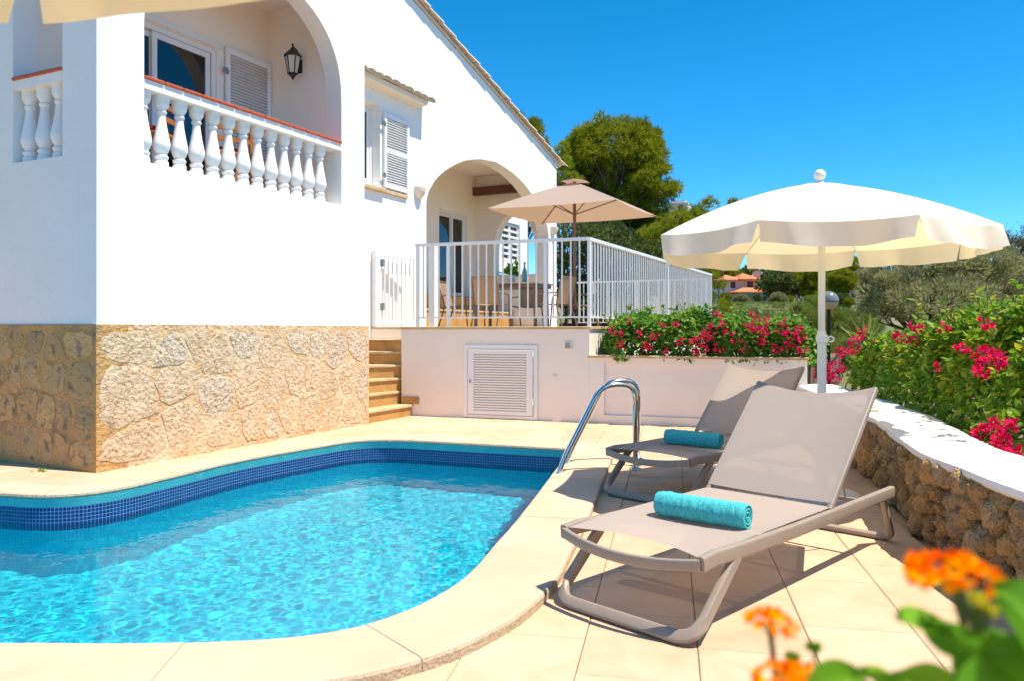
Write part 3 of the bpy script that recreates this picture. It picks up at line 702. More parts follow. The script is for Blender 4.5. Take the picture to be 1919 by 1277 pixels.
# porch inside the big arch
B = 2.85; FZ = 1.90
mb = MB(); wall(mb, P0 - .3, P1, 1.0, 4.95, [(10.13, 11.36, FZ, 3.80, [])], B, B + .2); mb.build('porch_back_wall', M['inner'], villa)
far = superarch(1.852, .526, 2.9, .95, 2.1)
mb = MB(); wall(mb, 1.281, 3.05, 1.0, 5.05, [(1.326, 2.378, 2.45, far, archxs(1.852, .526, 20))], P1, P1 + .28, swap); mb.build('porch_end_wall', M['inner'], villa)
mb = MB(); mb.box(P0 - .25, P0, 1.281, B, 1.0, 4.95); mb.build('porch_near_wall', M['inner'], villa)
mb = MB(); mb.add([(P0 - .3, 1.2805, 4.75), (P1 + .2, 1.2805, 4.75), (P1 + .2, B + .2, 4.75), (P0 - .3, B + .2, 4.75)], [(3, 2, 1, 0)]); mb.build('porch_ceiling', M['inner'], villa)
mb = MB(); mb.bbox(P1 - .16, P1 - .002, 1.285, B - .005, 4.30, 4.48, .008); mb.build('porch_beam', M['wood'], villa)
st = MB(); st.box(P0, P1, 1.30, 1.85, 1.2, 1.258); a_ = st.build('porch_floor', M['tread'], villa)
for (b0, z) in ((1.85, 1.59), (2.25, 1.90)):
    s1 = MB(); s1.box(P0, P1, b0 + .02, B - .001, 1.2, z - .035); s1.build('porch_step', M['riser'], villa)
    s1 = MB(); s1.bbox(P0 + .001, P1 - .001, b0, B - .002, z - .034, z, .006); s1.build('step_tread', M['tread'], villa)
dd = glazing(villa, 10.13, 11.36, FZ + .001, 3.80, B + .05, [(10.19, 10.79, .035), (10.75, 11.30, .005)], .055, 'frame', 'sliding_door')
cm = MB(); n = 34; vs = []
for i in range(n + 1):
    x = 10.92 + .36 * i / n; y = B + .14 + .03 * math.sin(i * 1.15); vs += [(x, y, FZ + .03), (x, y, 3.74)]
cm.add(vs, [(2 * i, 2 * i + 2, 2 * i + 3, 2 * i + 1) for i in range(n)]); cm.build('curtain', M['curtain'], villa, smooth=True)
mb = MB(); mb.box(9.6, 12.0, 4.4, 4.45, 1.8, 4); mb.box(9.6, 12, B + .2, 4.4, 1.8, 1.89); mb.box(9.6, 12, B + .2, 4.4, 3.95, 4.05); mb.box(9.55, 9.6, B + .2, 4.4, 1.8, 4); mb.box(12, 12.05, B + .2, 4.4, 1.8, 4); mb.build('living_room', M['room'], villa)
# rear wing seen through the porch arch
mb = MB(); wall(mb, 13.15, 14.95, 2.65, 5.0, [(13.40, 14.45, 2.95, 3.95, [])], 3.0, 3.22); mb.box(13.10, 13.1495, 3.0, 6, 2.65, 5.0); mb.build('rear_wing_wall', M['plaster'], villa)
mb = MB(); mb.box(12.4, 16, 3.35, 3.55, 0.2, 2.64); mb.build('rear_garden_wall', M['terrplaster'], villa)
sg = MB(); sg.box(13.40, 14.45, 3.12, 3.14, 2.95, 3.95); gw = sg.build('grille_window', M['room'], villa)
b = MB(); b.box(13.401, 13.45, 3.04, 3.08, 2.951, 3.949); b.box(14.40, 14.449, 3.04, 3.08, 2.951, 3.949); b.box(13.88, 13.97, 3.04, 3.08, 2.951, 3.949); b.build('window_post', M['white'], gw)
q = MB(); q.box(13.402, 14.448, 3.035, 3.085, -.030, .030); me = q.mesh('slat', M['white'])
for k in range(7): inst(me, 'slat', gw, (0, 0, 3.0 + k * .15))

# outside stairs
stairs = empty('stone_stairs', (HO.x, HO.y, 0), HA, 'sandstone winder stairs climbing from the deck to the terrace beside the plinth', 'stairs')
PV = (4.80, .20); zs = [.157, .338, .518, .699, .879, 1.06]
polys = [[(3.75, .0), (4.79, .0), (4.79, .21), (5.6, .21), (5.6, .999), (3.75, .999)],
         [PV, (5.6, .20), (5.6, .998), (3.751, .998), (3.751, .235)], [PV, (5.6, .2), (5.6, .997), (3.752, .997), (3.752, .385)],
         [PV, (5.6, .2), (5.6, .996), (3.80, .996), (3.753, .90)], [PV, (5.6, .2), (5.6, .995), (4.586, .995)], [PV, (5.6, .2), (5.6, .994), (4.92, .994)]]
for z, p, pz in zip(zs, polys, [-.02] + zs):
    A = area(p); p = p if A > 0 else p[::-1]
    b = MB(); b.prism(inset(p, .022), pz - .03 if pz > 0 else -.02, z - .031); s_ = b.build('riser', M['riser'], stairs)
    b = MB(); b.prism(p, z - .03, z, .006); b.build('tread', M['tread'], stairs)

# ------------------------------------------------------------------ terrace
TW0 = Vector((-1.53, 10.93)); TW1 = Vector((.985, 10.05)); tdir = (TW1 - TW0).normalized(); tn = Vector((-tdir.y, tdir.x))   # tn points away from camera
terr = empty('terrace', (0, 0, 0)); tag(terr, kind='structure')
E1 = hw(12.9, -2.46); E2 = hw(12.9, 1.0); E0 = hw(5.17, 1.0); E3 = hw(5.17, .21); E4 = hw(4.85, .21)
poly = [tuple(p) for p in (TW0, TW1, E1, E2, E0, E3, E4)]
mb = MB(); mb.prism(poly, -.02, 1.205); mb.build('retaining_wall', M['terrplaster'], terr)
big = [tuple(p) for p in (TW0 - tn * .025 - tdir * .01, TW1 - tn * .025 + tdir * .02, E1 + D2 * -.03, E2, E0, E3, E4)]
mb = MB(); mb.prism(big, 1.206, 1.24, .006); mb.build('terrace_paving', M['tread'], terr)
# step skirting against the wall
mb = MB(); p0 = TW0 + tdir * .02 - tn * .012; p1 = TW0 + tdir * .27 - tn * .012; mb.bar((p0.x, p0.y, .212), (p1.x, p1.y, .212), .02, .095); mb.build('skirting', M['riser'], terr)
def wp(u, off=0): p = TW0 + tdir * u - tn * off; return p
L_ = (TW1 - TW0).length
# louvred utility door in the wall
ud = empty('utility_door', (0, 0, 0), 0, 'white louvred metal door low in the terrace retaining wall', 'door')
ang = math.atan2(tdir.y, tdir.x)
def ufind(u_px):   # distance along the wall for an azimuth
    k = (u_px - 959.5) / 1480; return (k * TW0.y - TW0.x) / (tdir.x - k * tdir.y)
ua, ub = ufind(870), ufind(1008); pa = wp(ua)
ud.location = (pa.x, pa.y, 0); ud.rotation_euler = (0, 0, ang); w_ = ub - ua
b = MB(); b.bbox(0, .055, -.022, -.001, .01, .985, .004); b.bbox(w_ - .055, w_, -.022, -.001, .01, .985, .004); b.bbox(.055, w_ - .055, -.0215, -.0015, .93, .985, .004); b.bbox(.055, w_ - .055, -.0215, -.0015, .01, .05, .004); b.build('door_frame', M['white'], ud)
b = MB(); b.bbox(.065, .15, -.034, -.004, .06, .92, .004); b.bbox(w_ - .15, w_ - .065, -.034, -.004, .06, .92, .004); b.bbox(.15, w_ - .15, -.033, -.005, .06, .11, .004); b.bbox(.15, w_ - .15, -.033, -.005, .86, .92, .004); b.box(.15, w_ - .15, -.008, -.004, .11, .86); lf = b.build('door_leaf', M['white'], ud)
q = MB(); q.box(.151, w_ - .151, -.018, .018, -.0035, .0035, Matrix.Rotation(R(-52), 4, 'X')); me = q.mesh('slat', M['white'])
for k in range(22): inst(me, 'slat', lf, (0, -.02, .128 + k * .0335))
b = MB(); b.tube([(.105, -.034, .50), (.105, -.06, .50)], .010, 8); b.box(.097, .113, -.066, -.056, .47, .53); b.build('handle', M['hinge'], ud)
b = MB()
for z in (.2, .82): b.tube([(w_ - .058, -.036, z), (w_ - .058, -.036, z + .09)], .008, 6)
b.build('hinge', M['white'], ud)
p = wp(ufind(1065)); o = empty('step_light', (p.x, p.y, .985), ang, 'small square recessed light on the terrace wall', 'light')
b = MB(); b.bbox(-.05, .05, -.018, -.001, -.05, .05, .006); b.build('light_frame', M['walllight'], o); b = MB(); b.box(-.036, .03, -.021, -.017, -.036, .03); b.build('lens', M['hinge'], o)
p = wp(ufind(1040)); o = empty('wall_socket', (p.x, p.y, .59), ang, 'tiny pale outlet plate on the terrace wall right of the louvred door', 'socket')
b = MB(); b.bbox(-.03, .03, -.012, -.001, -.016, .016, .004); b.build('plate', M['walllight'], o)

# planter
pl = empty('planter_wall', (0, 0, 0), 0, 'low white rendered planter wall with stone cap holding the bougainvillea', 'planter')
q0 = TW1 + tdir * .0; q1 = wp(ufind(1513)); Lq = (q1 - q0).length
lip = .03
def P2(u, o): p = q0 + tdir * u + tn * o; return (p.x, p.y)
mb = MB(); mb.prism([P2(.001, .03), P2(Lq, .03), P2(Lq, .22), P2(.001, .22)], -.02, .83); mb.build('panel_wall', M['terrplaster'], pl)
mb = MB(); mb.prism([P2(.001, 0), P2(.19, 0), P2(.19, .0295), P2(.001, .0295)], -.02, .83); mb.prism([P2(.19, 0), P2(Lq, 0), P2(Lq, .0295), P2(.19, .0295)], -.02, .105); mb.prism([P2(.19, 0.004), P2(Lq, 0.004), P2(Lq, .0295), P2(.19, .0295)], .745, .83); mb.build('wall_border', M['terrplaster'], pl)
mb = MB(); mb.prism([P2(-.02, -.03), P2(Lq + .02, -.03), P2(Lq + .02, .25), P2(-.02, .25)], .831, .862, .006); mb.build('cap', M['tread'], pl)
mb = MB(); s0 = E1; far_ = q1 + D1 * 6.0
mb.prism([tuple(TW1 + tn * .23 + tdir * .002), tuple(q1 + tn * .23), tuple(far_), tuple(hw(11.5, -2.47))], .3, .74); mb.build('soil', M['soil'], pl)

# terrace railing
rail = empty('terrace_railing', (0, 0, 0), 0, 'white metal railing with upright bars around the raised terrace', 'railing')
RZ = 2.385
def run(p, q, z0, z1, n, posts, nm, wbar=.018, top=True):
    p, q = Vector(p), Vector(q); d = (q - p); L = d.length; d.normalize(); a = math.atan2(d.y, d.x)
    b = MB(); b.bar((p.x, p.y, z1 - .02), (q.x, q.y, z1 - .02), .05, .04); b.build('top_rail', M['white'], rail)
    b = MB(); b.bar((p.x, p.y, z0), (q.x, q.y, z0), .03, .022); b.build('bottom_rail', M['white'], rail)
    b = MB(); b.box(-wbar / 2, wbar / 2, -wbar / 2, wbar / 2, z0 + .011, z1 - .04); me = b.mesh('bar', M['white'])
    c = MB(); c.box(-.02, .02, -.02, .02, 1.24, z1 - .04); mp_ = c.mesh('post', M['white'])
    for k in range(1, n):
        t = k / n; s = p + d * (L * t)
        if any(abs(t * L - x) < .05 for x in posts): continue
        inst(me, 'bar', rail, (s.x, s.y, 0), (0, 0, a))
    for x in posts: s = p + d * x; inst(mp_, 'post', rail, (s.x, s.y, 0), (0, 0, a))
r0 = wp(ufind(775) , -.07); r1 = TW1 + tn * .07 - tdir * .03
Lr = (r1 - r0).length
run(r0, r1, 1.36, RZ, 21, [.03, Lr * .20, Lr * .765], 'f')
r2 = hw(12.62, -2.46 + .06); Ls = (r2 - r1).length
run(r1, r2, 1.36, RZ, 64, [.03, Ls * .52, Ls - .03], 's')
run(r2 + D2 * .08, hw(12.62, .85), 1.36, 2.30, 27, [.03, 1.6], 'b')
mb = MB(); mb.bbox(-.05, .05, -.05, .05, 1.24, 2.40, .01); o = mb.build('corner_pier', M['plaster'], rail); p = r0 + tdir * .19 + tn * .16; o.location = (p.x, p.y, 0); o.rotation_euler = (0, 0, ang)
# gate
def hloc(a, b): p = hw(a, b); return (p.x, p.y, 1.24)
gate = empty('garden_gate', hloc(5.30, .93), HA - R(12), 'white barred metal gate standing open at the top of the stone stairs', 'gate')
b = MB(); b.bbox(-.13, -.02, -.05, .05, 0, 1.13, .006); b.build('gate_post', M['white'], gate)
b = MB(); b.bar((0, 0, 1.08), (.72, 0, 1.08), .03, .035); b.bar((0, 0, .08), (.72, 0, .08), .03, .035); b.bar((.012, 0, .098), (.012, 0, 1.062), .03, .03, (0, 1, 0)); b.bar((.708, 0, .098), (.708, 0, 1.062), .03, .03, (0, 1, 0)); b.build('gate_frame', M['white'], gate)
b = MB(); b.box(-.009, .009, -.009, .009, .098, 1.062); me = b.mesh('bar', M['white'])
for k in range(1, 8): inst(me, 'bar', gate, (.72 * k / 8, 0, 0))
b = MB(); b.box(.10, .64, .012, .018, .80, .98); b.build('lock_plate', M['white'], gate)
for z in (.30, .95):
    b = MB(); b.box(-.045, .045, -.056, -.02, z - .05, z + .05); b.tube([(0, -.06, z - .055), (0, -.06, z + .055)], .012, 6); b.build('hinge', M['hinge'], gate)

# ------------------------------------------------------------------ rock wall on the right
rw = empty('rock_wall', (0, 0, 0), 0, 'curved dry rubble rock wall with thick white cap beside the loungers', 'wall')
CT = .53
ys = [-2.5 + .15 * k for k in range(80)]
core = MB(); vs = []
for y in ys: x = wall_x(y); vs += [(x + .10, y, -.05), (x + .10, y, CT - .055), (x + .42, y, CT - .055), (x + .42, y, -.05)]
core.add(vs, [(4 * i + q, 4 * i + 4 + q, 4 * i + 4 + (q + 1) % 4, 4 * i + (q + 1) % 4) for i in range(len(ys) - 1) for q in range(4)]); core.build('core', M['core'], rw)
cap = MB(); vs = []
for y in [-2.5 + .05 * k for k in range(240)]:
    x = wall_x(y); w1 = .018 * noise.noise((y * 3, 0, 0)) + .008 * noise.noise((y * 11, 4, 0)); w2 = .02 * noise.noise((y * 2.3, 5, 0)); dz = .006 * noise.noise((y * 2, 1, 1))
    vs += [(x + .01 + w1, y, CT - .062), (x - .012 + w1, y, CT - .04), (x - .008 + w1, y, CT - .012 + dz), (x + .015 + w1, y, CT + dz), (x + .24, y, CT + .006 + dz), (x + .44 + w2, y, CT + dz), (x + .46 + w2, y, CT - .015), (x + .46 + w2, y, CT - .062)]
cap.add(vs, [(8 * i + q, 8 * i + (q + 1) % 8, 8 * i + 8 + (q + 1) % 8, 8 * i + 8 + q)[::-1] for i in range(239) for q in range(8)]); cap.build('cap', M['capwhite'], rw, auto=50)
rocks = []
for k in range(14):
    b = bmesh.new(); bmesh.ops.create_icosphere(b, subdivisions=3, radius=1)
    sd = k * 17.3
    for v in b.verts:
        p = v.co.copy(); n_ = noise.noise((p.x * .9 + sd, p.y * .9, p.z * .9)); n2 = noise.noise((p.x * 2.6 + sd, p.y * 2.6, p.z * 2.6)); n3 = noise.noise((p.x * 6 + sd, p.y * 6, p.z * 6))
        c = noise.cell((p.x * 1.3 + sd, p.y * 1.3, p.z * 1.3))
        v.co = p * (1 + .36 * n_ + .30 * abs(n2) - .10 + .16 * n3) * (1 - .14 * c)
    me = bpy.data.meshes.new('rock'); b.to_mesh(me); b.free(); me.materials.append(M[('rock', 'rock', 'rock2', 'rock3', 'rock')[k % 5]])
    me.polygons.foreach_set('use_smooth', [True] * len(me.polygons)); rocks.append(me)
y = 2.3; cnt = 0
cols_ = []
while y < 9.3 and cnt < 296:
    near = y < 6.3; size = (.088 if near else .125)
    dx_ = (wall_x(y + .1) - wall_x(y - .1)) / .2; th = math.atan2(1, dx_)
    z = .02 + rnd.uniform(-.02, .02)
    while z < CT - .06:
        s_ = size * rnd.uniform(.5, 1.3); zz = min(z + s_ * .55, CT - .06 - s_ * .35)
        o = inst(rnd.choice(rocks), 'rock', rw, (wall_x(y) + .060 + rnd.uniform(-.025, .02), y + rnd.uniform(-.03, .03), zz),
                 (rnd.uniform(-.6, .6), rnd.uniform(-.5, .5), th + rnd.uniform(-.5, .5)), (s_ * rnd.uniform(.55, .95), s_ * .72, s_ * rnd.uniform(.5, .85)))
        cnt += 1; z += s_ * .92
    y += size * 1.12

# ------------------------------------------------------------------ sun loungers
LX = Vector
def arcpts(c, r, a0, a1, n, plane):
    return [c + plane[0] * (r * math.cos(a0 + (a1 - a0) * i / n)) + plane[1] * (r * math.sin(a0 + (a1 - a0) * i / n)) for i in range(n + 1)]
def fillet(P, r, n=6):
    P = [Vector(p) for p in P]; out = [P[0]]
    for a, b, c in zip(P, P[1:], P[2:]):
        u, v = (a - b).normalized(), (c - b).normalized(); d = min(r, (a - b).length * .45, (c - b).length * .45)
        p, q = b + u * d, b + v * d
        for i in range(n + 1):
            t = i / n; out.append(p * (1 - t) ** 2 + b * 2 * t * (1 - t) + q * t * t)
    return out + [P[-1]]
def rrect(w, h, n=3, r=.3):
    r *= min(w, h); o = []
    for cx, cy, a in ((w / 2 - r, h / 2 - r, 0), (-w / 2 + r, h / 2 - r, 90), (-w / 2 + r, -h / 2 + r, 180), (w / 2 - r, -h / 2 + r, 270)):
        for i in range(n + 1): t = R(a + 90 * i / n); o.append((cx + r * math.cos(t), cy + r * math.sin(t)))
    return o
def grid(nu, nv, fn):
    vs = [fn(i / nu, j / nv) for i in range(nu + 1) for j in range(nv + 1)]
    fs = [(i * (nv + 1) + j, (i + 1) * (nv + 1) + j, (i + 1) * (nv + 1) + j + 1, i * (nv + 1) + j + 1) for i in range(nu) for j in range(nv)]
    return vs, fs
def lounger(loc, rz, label):
    t = empty('sun_lounger', loc, rz, label, 'sun lounger', 'two matching sun loungers beside the pool')
    hw_ = .345
    b = MB()    # front legs: one bent tube
    b.sweep(fillet([(.315, hw_, .29), (.0, hw_, .026), (.0, -hw_, .026), (.315, -hw_, .29)], .10, 8), rrect(.034, .052), up=(.6, 0, .8)); b.build('front_leg', M['taupe'], t, auto=45)
    b = MB()
    b.sweep(fillet([(1.93, hw_ - .03, .275), (2.08, hw_ - .03, .022), (2.08, -hw_ + .03, .022), (1.93, -hw_ + .03, .275)], .05, 6), rrect(.03, .036), up=(.9, 0, .4)); b.build('rear_leg', M['taupe'], t, auto=45)
    for s in (1, -1):
        b = MB(); b.sweep([(.045, s * hw_, .305), (.14, s * hw_, .313), (.32, s * hw_, .306), (.8, s * hw_, .298), (1.2, s * hw_, .298), (1.55, s * hw_, .300), (1.985, s * hw_, .302)], rrect(.034, .062), up=(0, 0, 1)); b.build('side_rail', M['taupe'], t, auto=45)
    b = MB(); b.sweep([(.045 - .055 * (1 - (2 * k / 12 - 1) ** 2), hw_ * (1 - 2 * k / 12), .305 - .028 * (1 - (2 * k / 12 - 1) ** 2)) for k in range(13)], rrect(.024, .045), up=(0, 0, 1)); b.build('front_bar', M['taupe'], t, auto=45)
    for x in (.62, 1.22):
        b = MB(); b.bar((x, hw_ - .01, .285), (x, -hw_ + .01, .285), .03, .025); b.build('cross_bar', M['taupe'], t)
    def seat(u, v):
        y = hw_ * .985 * (1 - 2 * v); c = 1 - (2 * v - 1) ** 2; x0 = .055 + .085 * c; x = x0 + (1.215 - x0) * u
        return (x, y, .338 + .006 * (1 - u) ** 6 * 0 - .016 * c * math.sin(math.pi * min(1, u * 1.1)) ** .5 - .012 * (1 - u) ** 8)
    b = MB(); b.add(*grid(28, 14, seat)); b.build('seat_sling', M['sling'], t, smooth=True)
    ca, sa = math.cos(R(44)), math.sin(R(44)); h0 = Vector((1.225, 0, .335))
    def bp(l, y, d): return h0 + Vector((l * ca - d * sa, y, l * sa + d * ca))
    b = MB()
    b.sweep([bp(-.02, hw_ - .012, 0), bp(.78, hw_ - .012, 0)], rrect(.026, .034), up=(-sa, 0, ca)); b.build('backrest_rail', M['taupe'], t, auto=45)
    b = MB(); b.sweep([bp(-.02, -hw_ + .012, 0), bp(.78, -hw_ + .012, 0)], rrect(.026, .034), up=(-sa, 0, ca)); b.build('backrest_rail', M['taupe'], t, auto=45)
    b = MB(); b.sweep([bp(.775 - .04 * (1 - (2 * k / 10 - 1) ** 2), (hw_ - .012) * (1 - 2 * k / 10), -.03 * (1 - (2 * k / 10 - 1) ** 2)) for k in range(11)], rrect(.022, .026), up=(-sa, 0, ca)); b.build('head_bar', M['taupe'], t, auto=45)
    b = MB(); b.bar(bp(.0, hw_ - .02, -.01), bp(.0, -hw_ + .02, -.01), .022, .022); b.build('hinge_bar', M['taupe'], t)
    def back(u, v):
        c = 1 - (2 * v - 1) ** 2; L = .012 + (.775 - .042 * c - .012) * u
        return bp(L, hw_ * .985 * (1 - 2 * v), .019 - .024 * c * (.4 + .6 * u))
    b = MB(); b.add(*grid(20, 14, back)); b.build('backrest_sling', M['sling'], t, smooth=True)
    b = MB(); b.tube([bp(.42, .22, -.02), (1.72, .20, .285), (1.72, -.20, .285), bp(.42, -.22, -.02)], .008, 6); b.build('support_strut', M['taupe'], t, smooth=True)
    b = MB(); b.bar((1.72, hw_ - .01, .28), (1.72, -hw_ + .01, .28), .022, .02); b.build('cross_bar', M['taupe'], t)
    return t
AX = R(44.7)
L1 = lounger((.4375, 3.198, 0), AX, 'front taupe sling sun lounger nearest the camera, in full sun')
L2 = lounger((.908, 5.465, 0), R(45.5), 'rear taupe sling sun lounger in the shade of the cream parasol')
def towel(parent_loc, rz, x, y, label, r=.063, L=.44):
    prof_ = []; b = MB(); turns = 3.2; n = 92; th = .0085
    spiral = []
    for i in range(n + 1):
        t = i / n; a = -R(60) - 2 * math.pi * turns * t; rr = r * (1 - .80 * t); spiral.append((rr * math.cos(a), rr * math.sin(a)))
    inner = [(p[0] * (1 - th / max(.012, math.hypot(*p))), p[1] * (1 - th / max(.012, math.hypot(*p)))) for p in spiral]
    ring = spiral + inner[::-1]; m = len(ring); NL = 90; vs = []
    for j in range(NL + 1):
        yy = -L / 2 + L * j / NL; jj = j * 26 / NL; wob = 1 + .02 * math.sin(jj * .9) + .012 * math.sin(jj * 2.3)
        edge = 1 - .10 * max(0, (abs(2 * j / NL - 1) - .9) / .1)
        for k, p in enumerate(ring): 
            ln = .006 * noise.noise((k * .16, 0, 7)) * (1 if j in (0, NL) else 0)
            fz = rnd.uniform(-.0016, .0022) if k < n * .32 else 0; rl = math.hypot(*p) or 1
            vs.append((p[0] * (wob * edge + fz / rl) + .0025 * noise.noise((k * .3, jj * .7, 1)), yy + ln, max(p[1] * (wob * edge + fz / rl), -r * .94) + .0025 * noise.noise((k * .3, jj * .7, 9))))
    fs = [(j * m + k, j * m + (k + 1) % m, (j + 1) * m + (k + 1) % m, (j + 1) * m + k) for j in range(NL) for k in range(m)]
    for e in (0, NL):
        for k in range(n):
            q_ = (e * m + k, e * m + k + 1, e * m + m - 2 - k, e * m + m - 1 - k); fs.append(q_ if e else q_[::-1])
    b.add(vs, fs); o = b.build('rolled_towel', M['towel'], smooth=True)
    c, s = math.cos(rz), math.sin(rz); o.location = (parent_loc[0] + c * x - s * y, parent_loc[1] + s * x + c * y, .326 + r * .96); o.rotation_euler = (0, 0, rz + R(5))
    return tag(o, label, 'towel', 'rolled turquoise towels on the loungers')
towel(L1.location, AX, .555, -.035, 'rolled turquoise towel lying in the sun on the front lounger')
towel(L2.location, R(45.5), .58, -.04, 'rolled turquoise towel in the shade on the rear lounger')

# ------------------------------------------------------------------ pool handrails
ld = empty('pool_ladder', (0, 0, 0), 0, 'curved polished steel pool ladder handrails at the pool edge', 'ladder')
for k, off in enumerate((0, .48)):
    base = Vector((1.005, 6.44, .051)) + Vector((.2, .98, 0)) * off; tip = Vector((.335, 6.25, 0)) + Vector((.2, .98, 0)) * off
    d = (tip - base); d.z = 0; d.normalize()
    def q(x, z): return (base.x + d.x * x, base.y + d.y * x, z)
    path = fillet([q(0, .04), q(0, .745), q(.30, .745), q(.70, .02), q(.70, -.75)], .26, 12)
    b = MB(); b.tube(path, .0215, 14); r_ = b.build('handrail', M['steel'], ld, smooth=True)
    b = MB(); b.lathe([(.052, 0), (.052, .006), (.044, .014), (.028, .017)], (base.x, base.y, .052), 20); b.build('flange', M['steel'], ld, auto=40)
for z in (-.30, -.55):
    p = Vector((.335, 6.25, z)); q_ = p + Vector((.2, .98, 0)) * .48; b = MB(); b.bar(p, q_, .07, .025); b.build('ladder_step', M['steel'], ld)

# ------------------------------------------------------------------ parasols
def parasol(loc, rz, Rr, rim, top, val, label, canvas, pole, n=8, tilt=(0, 0), lower=True, wind=1.0, group=None, off=(0, 0), seed=1):
    t = empty('parasol', loc, 0, label, 'parasol', group); q = random.Random(seed)
    C = empty('canopy_frame', (off[0], off[1], 0), rz); bpy.data.objects.remove(C)
    Mx = Matrix.Translation((off[0], off[1], rim)) @ Matrix.Rotation(tilt[0], 4, 'X') @ Matrix.Rotation(tilt[1], 4, 'Y') @ Matrix.Rotation(rz, 4, 'Z')
    H = top - rim
    def zc(r): return H * (1 - .38 * r - .62 * r ** 1.9)
    for k in range(n):
        a0, a1 = 2 * math.pi * k / n, 2 * math.pi * (k + 1) / n
        v0, v1 = Vector((math.cos(a0), math.sin(a0), 0)) * Rr, Vector((math.cos(a1), math.sin(a1), 0)) * Rr
        def pan(u, v):
            e = v0.lerp(v1, v); s = 4 * v * (1 - v); p = e * u * (1 - .012 * s * u); z = zc(u) - .035 * s * u * (1 - .35 * u); return Mx @ Vector((p.x, p.y, z))
        b = MB(); b.add(*grid(16, 10, pan)); o = b.build('canopy_panel', canvas, t, smooth=True)
        ph = q.uniform(0, 6); fl = q.uniform(-.02, .05) * wind; sw = q.uniform(-.03, .03) * wind
        nrm = ((v0 + v1) / 2).normalized()
        def va(u, v):
            shr = .075; vv = .5 + (v - .5) * (1 - shr * u * (1 + .5 * math.sin(ph))); e = v0.lerp(v1, vv); s = 4 * v * (1 - v)
            p = e * (1 - .012 * s) + nrm * (u * fl + u * .022 * wind * math.sin(v * 9 + ph) + .011 * wind * u * math.sin(v * 19 + ph * 2)) + (v1 - v0).normalized() * (u * sw * .6)
            return Mx @ Vector((p.x, p.y, zc(1) - .035 * s * .65 - val * u * (1 + .07 * wind * math.sin(v * 6 + ph) + .025 * wind * math.sin(v * 15 + 2 * ph)) ))
        b = MB(); b.add(*grid(8, 22, va)); b.build('valance', canvas, o, smooth=True)
        b = MB(); pts = [Mx @ Vector((v0.x * u, v0.y * u, zc(u) - .014)) for u in [i / 8 for i in range(9)]]; b.tube(pts, .006, 5); b.build('rib', pole, t)
        b = MB(); b.tube([Mx @ Vector((v0.x * .03, v0.y * .03, H - .42)), Mx @ Vector((v0.x * .52, v0.y * .52, zc(.52) - .018))], .005, 5); b.build('strut', pole, t)
    ap = Mx @ Vector((0, 0, H))
    if lower:
        b = MB(); b.lathe([(.024, .95), (.024, top - .01)], (off[0] * .0, 0, 0), 12); b.build('upper_pole', pole, t, smooth=True)
        b = MB(); b.lathe([(.030, .05), (.030, 1.10), (.038, 1.105), (.038, 1.16), (.030, 1.165), (.028, 1.19)], (0, 0, 0), 14); p_ = b.build('lower_pole', pole, t, auto=40)
        b = MB(); b.tube([(.03, 0, 1.13), (.055, 0, 1.13)], .008, 6); b.tube(arcpts(Vector((.062, 0, 1.13)), .022, 0, 6.28, 12, (Vector((1, 0, 0)), Vector((0, 0, 1)))), .006, 6); b.build('lock_knob', pole, p_)
        b = MB(); b.lathe([(.25, 0), (.25, .05), (.22, .07), (.06, .075), (.05, .22), (.034, .225)], n=24); b.build('base', M['farwhite'], t, auto=40)
        b = MB(); b.lathe([(.034, rim + .11), (.034, rim + .26)], n=12); b.build('runner', pole, t, smooth=True)
    b = MB(); b.lathe([(.03, top - .012), (.032, top + .0), (.022, top + .012), (.02, top + .018), (.032, top + .028), (.040, top + .045), (.041, top + .06), (.034, top + .08), (.018, top + .092), (.002, top + .095)], (off[0] * .3, off[1] * .3, 0), 16); b.build('finial', pole, t, smooth=True)
    return t
um = parasol((2.157, 5.5, 0), R(-37), 1.115, 1.84, 2.22, .135, 'cream canvas parasol on white pole between the two loungers', M['canvas'], M['pole'], group='cream canvas parasols', off=(-.045, 0), seed=4)
b = MB(); b.add(*grid(6, 6, lambda u, v: (.42 + .22 * u, .06 + .16 * v, 2.135 - .06 * u + .05 * math.sin(math.pi * v) * (1 - .3 * u)))); b.build('vent_flap', M['canvas'], um, smooth=True)
parasol((-.79, .17, 0), R(93), 1.235, 1.89, 2.29, .15, 'cream parasol canopy edge hanging in at the top left corner', M['canvas'], M['pole'], group='cream canvas parasols', seed=9, wind=.5)

